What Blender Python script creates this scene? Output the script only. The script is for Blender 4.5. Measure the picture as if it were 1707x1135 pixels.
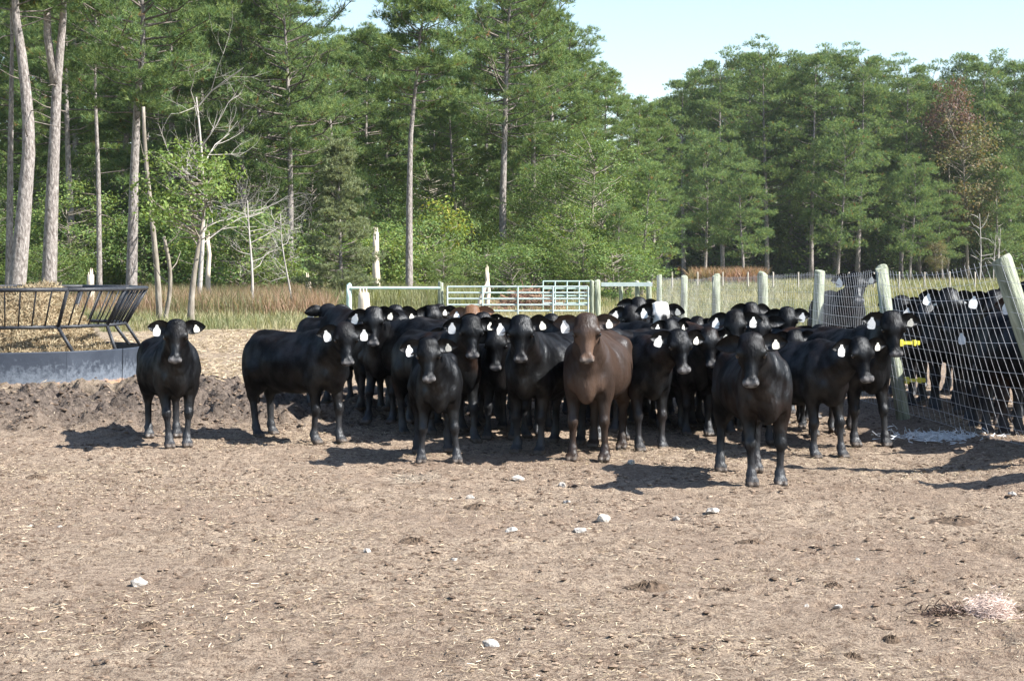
import bpy, math, random
import numpy as np
from mathutils import Vector, Matrix

# ------------------------------------------------------------------ scene, camera, sky, sun, exposure
for o in list(bpy.data.objects): bpy.data.objects.remove(o)
scene = bpy.context.scene
COL = scene.collection
W0, H0, FPX, HZ, CAMH = 1707.0, 1135.0, 3000.0, 440.0, 1.75
PITCH = math.atan((H0 / 2 - HZ) / FPX)
cam_d = bpy.data.cameras.new('camera')
cam_d.sensor_width = 36.0
cam_d.lens = 36.0 * FPX / W0
cam_d.clip_start, cam_d.clip_end = 0.1, 6000
cam = bpy.data.objects.new('camera', cam_d); COL.objects.link(cam)
cam.location = (0, 0, CAMH)
cam.rotation_euler = (math.pi / 2 - PITCH, 0, 0)
scene.camera = cam

SUN_EL, SUN_AZ = math.radians(44), math.radians(-20)      # azimuth from +X, negative = towards the camera
sdir = Vector((math.cos(SUN_EL) * math.cos(SUN_AZ), math.cos(SUN_EL) * math.sin(SUN_AZ), math.sin(SUN_EL)))
world = bpy.data.worlds.new('World'); scene.world = world; world.use_nodes = True
wn = world.node_tree.nodes; wl = world.node_tree.links
bg = wn['Background']; bg.inputs['Strength'].default_value = 0.084
sky = wn.new('ShaderNodeTexSky'); sky.sky_type = 'NISHITA'; sky.sun_disc = False
sky.sun_elevation = SUN_EL
sky.sun_rotation = math.pi / 2 - SUN_AZ
sky.air_density = 1.0; sky.dust_density = 0.6; sky.ozone_density = 1.0
wl.new(sky.outputs[0], bg.inputs['Color'])
sun_d = bpy.data.lights.new('sun', 'SUN'); sun_d.energy = 5.0; sun_d.angle = math.radians(0.53); sun_d.color = (1.0, 0.96, 0.90)
sun = bpy.data.objects.new('sun', sun_d); COL.objects.link(sun)
sun.rotation_euler = sdir.to_track_quat('Z', 'Y').to_euler()
vs = scene.view_settings
vs.view_transform = 'Standard'; vs.look = 'None'; vs.gamma = 1; vs.exposure = 1.58; vs.use_curve_mapping = False

rng = np.random.default_rng(7)
random.seed(7)
# ------------------------------------------------------------------ helpers
def ray(px, py):
    u = (px - W0 / 2) / FPX; v = (H0 / 2 - py) / FPX
    c, s = math.cos(PITCH), math.sin(PITCH)
    return np.array([u, c + v * s, -s + v * c])
def at(px, py, Y):                       # world point seen at that pixel, Y metres ahead
    r = ray(px, py); return np.array([0, 0, CAMH]) + r * (Y / r[1])
def ground_at(px, py):
    r = ray(px, py); t = -CAMH / r[2]; return np.array([0, 0, CAMH]) + r * t
def xat(px, Y): return at(px, 567.5, Y)[0]
def zat(py, Y): return at(853.5, py, Y)[2]

def nrm(v):
    v = np.asarray(v, float); return v / (np.linalg.norm(v, axis=-1, keepdims=True) + 1e-9)

def hash2(i, j, s):
    h = (i.astype(np.int64) * 374761393 + j.astype(np.int64) * 668265263 + s * 1442695041) & 0xffffffff
    h = ((h ^ (h >> 13)) * 1274126177) & 0xffffffff
    h = (h ^ (h >> 16)) & 0xffffffff
    return h.astype(np.float64) / 0xffffffff
def vnoise(x, y, s=0):
    x = np.asarray(x, float); y = np.asarray(y, float)
    i = np.floor(x); j = np.floor(y); fx = x - i; fy = y - j
    fx = fx * fx * (3 - 2 * fx); fy = fy * fy * (3 - 2 * fy)
    a = hash2(i, j, s); b = hash2(i + 1, j, s); c = hash2(i, j + 1, s); d = hash2(i + 1, j + 1, s)
    return (a * (1 - fx) + b * fx) * (1 - fy) + (c * (1 - fx) + d * fx) * fy
def fbm(x, y, s=0, o=4):
    t = 0; a = 0.5; n = 0
    for k in range(o):
        t = t + a * vnoise(x * 2 ** k + 17.3 * k, y * 2 ** k - 9.1 * k, s + k); n += a; a *= 0.5
    return t / n
def sstep(a, b, x):
    t = np.clip((x - a) / (b - a), 0, 1); return t * t * (3 - 2 * t)

def mesh(name, V, polys, mats=(), smooth=False, mi=None, col=None):
    """polys: list of (n,k) int arrays; mi: matching list of material indices or arrays; col: (nv,3) vertex colour"""
    me = bpy.data.meshes.new(name)
    V = np.asarray(V, np.float32)
    polys = [np.asarray(p, np.int32) for p in polys if len(p)]
    me.vertices.add(len(V)); me.vertices.foreach_set('co', V.ravel())
    loops = np.concatenate([p.ravel() for p in polys])
    tot = np.concatenate([np.full(len(p), p.shape[1], np.int32) for p in polys])
    start = np.concatenate([[0], np.cumsum(tot)[:-1]]).astype(np.int32)
    me.loops.add(len(loops)); me.loops.foreach_set('vertex_index', loops)
    me.polygons.add(len(tot)); me.polygons.foreach_set('loop_start', start); me.polygons.foreach_set('loop_total', tot)
    if mi is not None: me.polygons.foreach_set('material_index', np.asarray(mi, np.int32))
    me.polygons.foreach_set('use_smooth', np.full(len(tot), smooth, bool))
    me.update(calc_edges=True)
    for m in mats: me.materials.append(m)
    if col is not None:
        a = me.color_attributes.new('tint', 'FLOAT_COLOR', 'POINT')
        c = np.ones((len(V), 4), np.float32); c[:, :3] = col
        a.data.foreach_set('color', c.ravel())
    return me

class MB:
    def __init__(s): s.V = []; s.q = []; s.t = []; s.n = 0; s.C = []
    def add(s, V, q=None, t=None, col=None):
        V = np.asarray(V, float)
        if q is not None and len(q): s.q.append(np.asarray(q, int) + s.n)
        if t is not None and len(t): s.t.append(np.asarray(t, int) + s.n)
        s.V.append(V); s.n += len(V)
        s.C.append(np.broadcast_to(np.asarray(col if col is not None else (1, 1, 1), float), (len(V), 3)))
    def tube(s, P, R, n=8, cap=True, col=None):
        P = np.asarray(P, float); m = len(P); R = np.broadcast_to(np.asarray(R, float), (m,))
        T = nrm(np.gradient(P, axis=0)); up = np.array([0, 0, 1.0])
        if abs(T[0] @ up) > 0.9: up = np.array([1.0, 0, 0])
        A = np.zeros((m, 3)); a = nrm(up - T[0] * (up @ T[0]))
        for i in range(m):
            a = nrm(a - T[i] * (a @ T[i])); A[i] = a
        B = np.cross(T, A); th = np.arange(n) * 2 * math.pi / n
        V = (P[:, None] + R[:, None, None] * (np.cos(th)[None, :, None] * A[:, None] + np.sin(th)[None, :, None] * B[:, None])).reshape(-1, 3)
        i = np.arange(m - 1)[:, None] * n; j = np.arange(n)[None]; k = (j + 1) % n
        q = np.stack([i + j, i + k, i + n + k, i + n + j], -1).reshape(-1, 4)
        t = []
        if cap:
            V = np.vstack([V, P[0], P[-1]]); c0 = m * n; c1 = c0 + 1
            t = [(c0, (a_ + 1) % n, a_) for a_ in range(n)] + [(c1, (m - 1) * n + a_, (m - 1) * n + (a_ + 1) % n) for a_ in range(n)]
        s.add(V, q, t, col)
    def box(s, c, size, rot=None, col=None):
        h = np.asarray(size, float) / 2
        V = np.array([[x, y, z] for x in (-1, 1) for y in (-1, 1) for z in (-1, 1)], float) * h
        if rot is not None: V = V @ np.asarray(rot).T
        s.add(V + np.asarray(c, float), [(0, 1, 3, 2), (4, 6, 7, 5), (0, 4, 5, 1), (2, 3, 7, 6), (0, 2, 6, 4), (1, 5, 7, 3)], None, col)
    def mesh(s, name, mats, smooth=False, col=False):
        if not isinstance(mats, (list, tuple)): mats = [mats]
        P = []
        if s.q: P.append(np.vstack(s.q))
        if s.t: P.append(np.vstack(s.t))
        return mesh(name, np.vstack(s.V), P, mats, smooth, None, np.vstack(s.C) if col else None)

def link(name, me, parent=None, loc=None):
    o = bpy.data.objects.new(name, me); COL.objects.link(o)
    if parent is not None: o.parent = parent
    if loc is not None: o.location = loc
    return o
def tag(o, label=None, cat=None, group=None, kind=None):
    if label: o['label'] = label
    if cat: o['category'] = cat
    if group: o['group'] = group
    if kind: o['kind'] = kind
    return o
def thing(name, label, cat, loc=(0, 0, 0), rz=0, group=None, scale=1):
    o = link(name, None); o.location = loc; o.rotation_euler = (0, 0, rz); o.scale = (scale,) * 3 if np.isscalar(scale) else scale
    o.empty_display_size = 0.2
    return tag(o, label, cat, group)

# ------------------------------------------------------------------ materials
def mat(name, rough=0.8, spec=0.3):
    m = bpy.data.materials.new(name); m.use_nodes = True
    nt = m.node_tree; b = nt.nodes['Principled BSDF']
    b.inputs['Roughness'].default_value = rough; b.inputs['Specular IOR Level'].default_value = spec
    return m, nt, b
def nd(nt, t, **kw):
    n = nt.nodes.new(t)
    for k, v in kw.items():
        if k in n.inputs: n.inputs[k].default_value = v
        else: setattr(n, k, v)
    return n
def ramp(nt, fac, stops):
    r = nt.nodes.new('ShaderNodeValToRGB'); nt.links.new(fac, r.inputs[0])
    el = r.color_ramp.elements
    while len(el) < len(stops): el.new(0.5)
    for e, (p, c) in zip(el, stops):
        e.position = p; e.color = (c[0], c[1], c[2], 1) if not np.isscalar(c) else (c, c, c, 1)
    return r.outputs[0]
def mixc(nt, fac, a, b, mode='MIX'):
    m = nt.nodes.new('ShaderNodeMix'); m.data_type = 'RGBA'; m.blend_type = mode
    for i, v in ((0, fac), (6, a), (7, b)):
        if hasattr(v, 'links'): nt.links.new(v, m.inputs[i])
        elif i == 0: m.inputs[0].default_value = v
        else: m.inputs[i].default_value = (*v, 1)
    return m.outputs[2]
def noise(nt, scale, detail=4, rough=0.55, coord=None, vec=None, dist=0.0):
    n = nd(nt, 'ShaderNodeTexNoise', Scale=scale, Detail=detail, Roughness=rough, Distortion=dist)
    if vec is not None: nt.links.new(vec, n.inputs['Vector'])
    return n.outputs['Fac']
def objco(nt, scale=None):
    t = nt.nodes.new('ShaderNodeTexCoord')
    if scale is None: return t.outputs['Object']
    m = nt.nodes.new('ShaderNodeMapping'); m.inputs['Scale'].default_value = scale
    nt.links.new(t.outputs['Object'], m.inputs['Vector']); return m.outputs[0]
def bump(nt, b, h, strength=0.5, dist=0.02):
    n = nd(nt, 'ShaderNodeBump', Strength=strength, Distance=dist); nt.links.new(h, n.inputs['Height']); nt.links.new(n.outputs[0], b.inputs['Normal'])
def attr(nt): 
    a = nt.nodes.new('ShaderNodeAttribute'); a.attribute_name = 'tint'; return a.outputs['Color']

def simple(name, c1, c2, scale=8, rough=0.8, spec=0.3, stretch=None, bs=0.4, bd=0.01, metal=0):
    m, nt, b = mat(name, rough, spec)
    v = objco(nt, stretch)
    f = noise(nt, scale, 6, 0.6, vec=v)
    nt.links.new(ramp(nt, f, [(0.3, c1), (0.7, c2)]), b.inputs['Base Color'])
    bump(nt, b, f, bs, bd); b.inputs['Metallic'].default_value = metal
    return m

def coat_mat():
    m = bpy.data.materials.new('coat'); m.use_nodes = True; nt = m.node_tree; nt.nodes.remove(nt.nodes['Principled BSDF'])
    df = nd(nt, 'ShaderNodeBsdfDiffuse', Roughness=0.6); gl = nd(nt, 'ShaderNodeBsdfAnisotropic', Roughness=0.38); gl.inputs['Color'].default_value = (0.92, 0.96, 1, 1)
    nt.links.new(attr(nt), df.inputs['Color'])
    f = noise(nt, 60, 4, 0.65, vec=objco(nt, (0.8, 1, 0.28)))
    f2 = noise(nt, 7, 3, 0.5, vec=objco(nt, (1, 1, 0.7)))
    f3 = noise(nt, 24, 4, 0.6, vec=objco(nt, (1, 1, 0.45)), dist=0.8)
    a = nd(nt, 'ShaderNodeMath', operation='MULTIPLY_ADD'); nt.links.new(f2, a.inputs[0]); a.inputs[1].default_value = 1.5; nt.links.new(f, a.inputs[2])
    a2 = nd(nt, 'ShaderNodeMath', operation='MULTIPLY_ADD'); nt.links.new(f3, a2.inputs[0]); a2.inputs[1].default_value = 0.45; nt.links.new(a.outputs[0], a2.inputs[2])
    bn = nd(nt, 'ShaderNodeBump', Strength=0.55, Distance=0.015); nt.links.new(a2.outputs[0], bn.inputs['Height'])
    for x in (df, gl): nt.links.new(bn.outputs[0], x.inputs['Normal'])
    nt.links.new(ramp(nt, f3, [(0.3, 0.34), (0.7, 0.48)]), gl.inputs['Roughness'])
    mx = nt.nodes.new('ShaderNodeMixShader'); nt.links.new(ramp(nt, f2, [(0.35, 0.010), (0.66, 0.042)]), mx.inputs[0])
    nt.links.new(df.outputs[0], mx.inputs[1]); nt.links.new(gl.outputs[0], mx.inputs[2]); nt.links.new(mx.outputs[0], nt.nodes['Material Output'].inputs['Surface'])
    return m
M = {}
M['coat'] = coat_mat()
m, nt, b = mat('eye', 0.08, 0.6); b.inputs['Base Color'].default_value = (0.006, 0.005, 0.005, 1); M['eye'] = m
def tag_mat(name, c, ink):
    m, nt, b = mat(name, 0.45, 0.4)
    v = objco(nt)
    n1 = noise(nt, 60, 2, 0.5, vec=v)
    nt.links.new(mixc(nt, ramp(nt, n1, [(0.60, 0.0), (0.66, 1.0)]), c, ink), b.inputs['Base Color'])
    return m
M['tag'] = tag_mat('tag_white', (0.72, 0.72, 0.70), (0.50, 0.51, 0.52))
M['tag2'] = tag_mat('tag_cream', (0.68, 0.66, 0.58), (0.16, 0.16, 0.15))
M['galv'] = simple('galvanised', (0.50, 0.52, 0.54), (0.66, 0.68, 0.69), 12, 0.45, 0.5)
M['wire'] = simple('fence_wire', (0.36, 0.38, 0.41), (0.56, 0.58, 0.61), 12, 0.4, 0.5)
M['gate'] = simple('gate_tube', (0.33, 0.40, 0.40), (0.45, 0.52, 0.51), 6, 0.4, 0.5)
M['rail'] = simple('pale_green_rail', (0.30, 0.42, 0.39), (0.42, 0.53, 0.49), 6, 0.5, 0.4)
M['post'] = simple('treated_post', (0.10, 0.115, 0.08), (0.38, 0.41, 0.32), 7, 0.9, 0.15, (3, 3, 0.4), 1.0, 0.03)
M['postgrey'] = simple('weathered_post', (0.24, 0.21, 0.17), (0.46, 0.43, 0.37), 5, 0.85, 0.2, (3, 3, 0.3), 0.8, 0.02)
M['yellow'] = simple('yellow_plastic', (0.72, 0.62, 0.05), (0.8, 0.72, 0.1), 20, 0.4, 0.4)
M['bar'] = simple('feeder_tube', (0.014, 0.016, 0.020), (0.040, 0.043, 0.050), 25, 0.5, 0.3)
M['snag'] = simple('bare_wood', (0.42, 0.35, 0.27), (0.66, 0.58, 0.48), 4, 0.85, 0.2, (2, 2, 0.3), 0.9, 0.03)
M['dead'] = simple('dead_branch', (0.22, 0.20, 0.18), (0.44, 0.415, 0.385), 3, 0.9, 0.2, (2, 2, 0.4), 0.8, 0.02)
M['bark'] = simple('pine_bark', (0.085, 0.070, 0.062), (0.35, 0.32, 0.30), 7, 0.9, 0.15, (2.2, 2.2, 0.8), 1.0, 0.06)
M['bark2'] = simple('grey_bark', (0.12, 0.10, 0.08), (0.30, 0.27, 0.23), 5, 0.9, 0.15, (2, 2, 0.5), 0.9, 0.03)
M['twig'] = simple('pine_limb', (0.07, 0.058, 0.05), (0.20, 0.175, 0.155), 7, 0.9, 0.15)
M['rock'] = simple('pale_stone', (0.17, 0.145, 0.12), (0.46, 0.44, 0.41), 34, 0.85, 0.25, None, 0.7, 0.02)
M['rockdark'] = simple('grey_stone', (0.26, 0.245, 0.22), (0.42, 0.40, 0.36), 14, 0.85, 0.25, None, 0.7, 0.02)
M['dung'] = simple('dung', (0.050, 0.036, 0.026), (0.14, 0.10, 0.07), 22, 0.9, 0.2, None, 1.0, 0.03)

def panel_mat():
    m, nt, b = mat('feeder_sheet', 0.6, 0.22)
    v = objco(nt)
    sx = nd(nt, 'ShaderNodeSeparateXYZ'); nt.links.new(v, sx.inputs[0])
    f = noise(nt, 14, 6, 0.7, vec=v)
    g = noise(nt, 3, 4, 0.6, vec=v)
    ad = nd(nt, 'ShaderNodeMath', operation='MULTIPLY_ADD'); nt.links.new(sx.outputs[2], ad.inputs[0]); ad.inputs[1].default_value = -1.1; nt.links.new(f, ad.inputs[2])
    wear = ramp(nt, ad.outputs[0], [(0.16, 0.0), (0.40, 1.0)])
    base = ramp(nt, g, [(0.3, (0.018, 0.024, 0.036)), (0.7, (0.036, 0.045, 0.062))])
    c = mixc(nt, wear, base, (0.10, 0.118, 0.145))
    rust = nd(nt, 'ShaderNodeMath', operation='MULTIPLY_ADD'); nt.links.new(sx.outputs[2], rust.inputs[0]); rust.inputs[1].default_value = -6; nt.links.new(f, rust.inputs[2])
    c = mixc(nt, ramp(nt, rust.outputs[0], [(0.1, 0.0), (0.3, 1.0)]), c, (0.32, 0.20, 0.13))
    nt.links.new(c, b.inputs['Base Color']); bump(nt, b, f, 0.3, 0.01)
    return m
M['panel'] = panel_mat()

def leaf_mat(name, trans=0.35, rough=0.55, spec=0.25):
    m, nt, b = mat(name, rough, spec)
    c = attr(nt); nt.links.new(c, b.inputs['Base Color'])
    tr = nt.nodes.new('ShaderNodeBsdfTranslucent'); nt.links.new(mixc(nt, 1.0, c, (1.25, 1.15, 0.6), 'MULTIPLY'), tr.inputs['Color'])
    mx = nt.nodes.new('ShaderNodeMixShader'); mx.inputs[0].default_value = trans
    out = nt.nodes['Material Output']
    nt.links.new(b.outputs[0], mx.inputs[1]); nt.links.new(tr.outputs[0], mx.inputs[2]); nt.links.new(mx.outputs[0], out.inputs['Surface'])
    return m
M['leaf'] = leaf_mat('leaf', 0.42); M['needle'] = leaf_mat('needle', 0.38, 0.6, 0.2); M['straw'] = leaf_mat('straw', 0.1, 0.7, 0.2)
def tint_mat(name, rough=0.9, spec=0.15, bs=0.6, bsc=40, bd=0.01):
    m, nt, b = mat(name, rough, spec); nt.links.new(attr(nt), b.inputs['Base Color'])
    bump(nt, b, noise(nt, bsc, 4, 0.6, vec=objco(nt)), bs, bd); return m
M['clod'] = tint_mat('clod')

def ground_mat():
    m, nt, b = mat('dirt', 0.95, 0.1)
    v = objco(nt)
    big = noise(nt, 0.35, 5, 0.6, vec=v)
    mid = noise(nt, 2.2, 6, 0.65, vec=v, dist=0.4)
    fin = noise(nt, 16, 8, 0.72, vec=v)
    vf = noise(nt, 70, 4, 0.65, vec=v)
    c = ramp(nt, mid, [(0.30, (0.232, 0.178, 0.133)), (0.48, (0.325, 0.256, 0.194)), (0.70, (0.405, 0.325, 0.248))])
    c = mixc(nt, ramp(nt, fin, [(0.40, 1.0), (0.53, 0.0)]), c, (0.150, 0.108, 0.080))
    c = mixc(nt, ramp(nt, vf, [(0.55, 0.0), (0.75, 0.55)]), c, (0.46, 0.37, 0.25))
    c = mixc(nt, ramp(nt, vf, [(0.36, 0.95), (0.48, 0.0)]), c, (0.105, 0.073, 0.053))
    c = mixc(nt, ramp(nt, big, [(0.38, 0.45), (0.55, 0.0)]), c, (0.20, 0.145, 0.11))
    # zone attributes baked per vertex: r = churned mud, g = straw litter, b = pasture
    a = attr(nt); sp = nd(nt, 'ShaderNodeSeparateColor'); nt.links.new(a, sp.inputs[0])
    mud = ramp(nt, fin, [(0.36, (0.045, 0.036, 0.031)), (0.65, (0.185, 0.15, 0.125))])
    c = mixc(nt, sp.outputs[0], c, mud)
    stw = ramp(nt, fin, [(0.35, (0.18, 0.14, 0.10)), (0.6, (0.34, 0.275, 0.20))])
    c = mixc(nt, sp.outputs[1], c, stw)
    gr = ramp(nt, noise(nt, 1.3, 6, 0.7, vec=v), [(0.3, (0.11, 0.12, 0.06)), (0.55, (0.20, 0.19, 0.105)), (0.75, (0.31, 0.28, 0.18))])
    c = mixc(nt, sp.outputs[2], c, gr)
    nt.links.new(c, b.inputs['Base Color'])
    h = nd(nt, 'ShaderNodeMath', operation='MULTIPLY_ADD'); nt.links.new(vf, h.inputs[0]); h.inputs[1].default_value = 0.5; nt.links.new(fin, h.inputs[2])
    bump(nt, b, h.outputs[0], 1.0, 0.05)
    return m
M['ground'] = ground_mat()

# ------------------------------------------------------------------ ground
def mudmask(x, y):
    e = fbm(x * 0.7, y * 0.7, 40, 3) - 0.5
    a = sstep(18.2, 19.6, y + e * 1.6) * (1 - sstep(23.5, 25.5, y + e * 2)) * (1 - sstep(-2.6, -0.6, x + e * 2))
    b_ = 0.35 * sstep(14.5, 17.0, y + e * 2) * (1 - sstep(23, 27, y)) * (1 - sstep(4.6, 5.5, x)) * sstep(-3, -2, x)
    return np.maximum(a, b_ * 0.0)
def gz(x, y):
    x = np.asarray(x, float); y = np.asarray(y, float)
    near = 1 - sstep(26, 48, y)
    h = 0.045 * (fbm(x * 0.8, y * 0.8, 1, 3) - 0.5) * near
    c = fbm(x * 5.0, y * 5.0, 11, 3)
    h = h + near * 0.030 * (c - 0.5) + near * 0.030 * np.maximum(0, vnoise(x * 13, y * 13, 23) - 0.62) * 2 - near * 0.045 * np.maximum(0, vnoise(x * 7, y * 7, 29) - 0.74) * 3
    mm = mudmask(x, y)
    rd = 1 - np.abs(2 * fbm(x * 1.3, y * 1.3, 51, 3) - 1)
    h = h + mm * (0.42 * (rd - 0.62) + 0.24 * (fbm(x * 3.2, y * 3.2, 61, 3) - 0.42) + 0.16 * (0.5 - np.abs(2 * fbm(x * 4.5, y * 4.5, 71, 3) - 1) * 1.6) + 0.06 * (vnoise(x * 13, y * 13, 79) - 0.5))
    cx, cy = np.floor(x * 3.3), np.floor(y * 3.3); jx, jy = hash2(cx, cy, 301), hash2(cx, cy, 302); on = hash2(cx, cy, 303) > 0.45
    dd = np.hypot((x * 3.3 - cx - 0.3 - 0.4 * jx), (y * 3.3 - cy - 0.3 - 0.4 * jy)) / 3.3
    h = h + near * np.where(on, -0.022 * np.exp(-(dd / 0.045) ** 2) + 0.010 * np.exp(-((dd - 0.085) / 0.028) ** 2), 0)
    # low bank under the fence
    h = h + 0.10 * np.exp(-((x - 4.5) / 0.7) ** 2) * sstep(12, 15, y) * (1 - sstep(20, 24, y))
    return h
def gzs(x, y): return float(gz(np.array([x]), np.array([y]))[0])

def graded(lo, hi, a, b_, step, grow):
    mid = list(np.arange(a, b_, step)); r = []; v = b_; s = step
    while v < hi: r.append(v); s *= grow; v += s
    r.append(hi); l = []; v = a; s = step
    while v > lo: s *= grow; v -= s; l.append(max(v, lo))
    return np.array(sorted(set(l)) + mid + r)
gx = graded(-1800, 1800, -6.6, 5.6, 0.036, 1.10)
gy = graded(-60, 3500, 7.0, 24.5, 0.040, 1.05)
X, Y = np.meshgrid(gx, gy)
Z = gz(X, Y)
V = np.stack([X, Y, Z], -1).reshape(-1, 3)
nx, ny = len(gx), len(gy)
ii = (np.arange(ny - 1)[:, None] * nx + np.arange(nx - 1)[None]).ravel()
q = np.stack([ii, ii + 1, ii + nx + 1, ii + nx], -1)
xf, yf = V[:, 0], V[:, 1]
e = fbm(xf * 0.35, yf * 0.35, 90, 4) - 0.5
zone = np.zeros((len(V), 3))
zone[:, 0] = mudmask(xf, yf)
zone[:, 1] = np.clip(sstep(23.5, 26, yf + e * 4) * (1 - sstep(46, 50, yf)) * (1 - sstep(2, 5, xf)) * (0.75 + e), 0, 1)
zone[:, 2] = sstep(46.5, 50, yf + e * 7)
tag(link('ground', mesh('ground', V, [q], [M['ground']], True, None, zone)), 'bare trampled dirt of the cattle pen running into pasture', None, None, 'structure')

# ------------------------------------------------------------------ litter on the dirt (straw, clods)
def straw_field(name, n, xr, yr, label, lmin, lmax, wd, cols, dens=None, lift=0.012):
    x = rng.uniform(*xr, n); y = yr[0] + (yr[1] - yr[0]) * rng.random(n) ** 1.0
    if dens is not None:
        k = rng.random(n) < dens(x, y); x = x[k]; y = y[k]
    n = len(x); z = gz(x, y) + rng.uniform(0.002, lift, n)
    th = rng.uniform(0, 2 * math.pi, n); L = rng.uniform(lmin, lmax, n) * 0.5; tl = rng.normal(0, 0.18, n)
    d = np.stack([np.cos(th) * np.cos(tl), np.sin(th) * np.cos(tl), np.sin(tl)], -1)
    w = np.stack([-np.sin(th), np.cos(th), np.zeros(n)], -1); w[:, 2] = rng.normal(0, 0.4, n); w = nrm(w) * rng.uniform(wd * 0.5, wd, n)[:, None]
    c = np.stack([x, y, z], -1); bend = np.stack([-d[:, 1], d[:, 0], np.zeros(n)], -1) * rng.normal(0, 0.18, n)[:, None] * L[:, None]
    V = np.stack([c - d * L[:, None] - w, c - d * L[:, None] + w, c + bend + w, c + bend - w, c + d * L[:, None] + w, c + d * L[:, None] - w], 1).reshape(-1, 3)
    i = np.arange(n) * 6
    q = np.vstack([np.stack([i, i + 1, i + 2, i + 3], -1), np.stack([i + 3, i + 2, i + 4, i + 5], -1)])
    cols = np.asarray(cols); cc = cols[rng.integers(0, len(cols), n)] * rng.uniform(0.75, 1.2, (n, 1))
    return tag(link(name, mesh(name, V, [q], [M['straw']], False, None, np.repeat(cc, 6, 0))), label, None, None, 'stuff')
STRAW = [(0.40, 0.32, 0.22), (0.47, 0.39, 0.27), (0.33, 0.26, 0.17), (0.24, 0.18, 0.125), (0.52, 0.45, 0.34), (0.13, 0.09, 0.065), (0.10, 0.07, 0.05)]
def dpen(x, y): return np.clip(0.08 + 1.5 * sstep(0.40, 0.72, fbm(x * 0.8, y * 0.8, 77, 4)), 0, 1) * np.where(np.abs(x) < 0.32 * y + 0.5, 1, 0) * (1 - 0.6 * mudmask(x, y))
straw_field('straw_litter', 170000, (-7.5, 5.0), (6.8, 24), 'loose straw scattered over the trampled dirt', 0.012, 0.050, 0.0023, STRAW, dpen)
straw_field('spilled_hay', 24000, (-9.5, -1.5), (23.5, 47), 'spilled hay lying thick behind the cattle and round the feeder', 0.06, 0.20, 0.008, STRAW[:4], lambda x, y: np.where(np.abs(x) < 0.32 * y + 0.5, 1, 0) * np.clip(fbm(x * .5, y * .5, 5, 2) * 1.5, 0, 1), 0.04)
# clods
def clods(n, xr, yr, smin, smax, dens):
    x = rng.uniform(*xr, n); y = rng.uniform(*yr, n); k = rng.random(n) < dens(x, y); x = x[k]; y = y[k]; n = len(x)
    s = smin + (smax - smin) * rng.random(n) ** 3
    u = np.array([[1, 0, 0], [0.3, 0.95, 0], [-0.85, 0.5, 0], [-0.8, -0.6, 0], [0.35, -0.95, 0], [0.1, 0.05, 0.42], [-.2, .1, -.4]], float)
    t = np.array([(i, (i + 1) % 5, 5) for i in range(5)] + [((i + 1) % 5, i, 6) for i in range(5)])
    P = u[None] * s[:, None, None] * rng.uniform(0.55, 1.35, (n, 7, 1))
    a = rng.uniform(0, 6.28, n); ca, sa = np.cos(a)[:, None], np.sin(a)[:, None]
    P = np.stack([P[..., 0] * ca - P[..., 1] * sa, P[..., 0] * sa + P[..., 1] * ca, P[..., 2]], -1)
    P += np.stack([x, y, gz(x, y) + s * 0.12], -1)[:, None]
    T = (np.arange(n)[:, None, None] * 7 + t[None]).reshape(-1, 3)
    base = np.array([(0.10, 0.070, 0.050), (0.17, 0.125, 0.092), (0.26, 0.195, 0.145), (0.33, 0.25, 0.185)])
    c = base[rng.choice(4, n, p=[.5, .3, .12, .08])] * rng.uniform(0.8, 1.15, (n, 1))
    return P.reshape(-1, 3), T, np.repeat(c, 7, 0)
P, T, c = clods(110000, (-7.5, 5), (6.8, 23), 0.003, 0.025, lambda x, y: np.where(np.abs(x) < 0.31 * y + 0.4, 1, 0) * np.clip(fbm(x * 2.2, y * 2.2, 88, 4) * 3.4 - 1.35, 0.05, 1))
tag(link('dirt_clods', mesh('dirt_clods', P, [T], [M['clod']], False, None, c)), 'small crumbled clods of dried dung and dirt', None, None, 'stuff')
P, T, c = clods(9000, (-8, -0.8), (18, 26), 0.008, 0.045, lambda x, y: mudmask(x, y))
tag(link('mud_clods', mesh('mud_clods', P, [T], [M['clod']], True, None, c * 0.7)), 'broken lumps of churned mud in front of the hay feeder', None, None, 'stuff')

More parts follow.
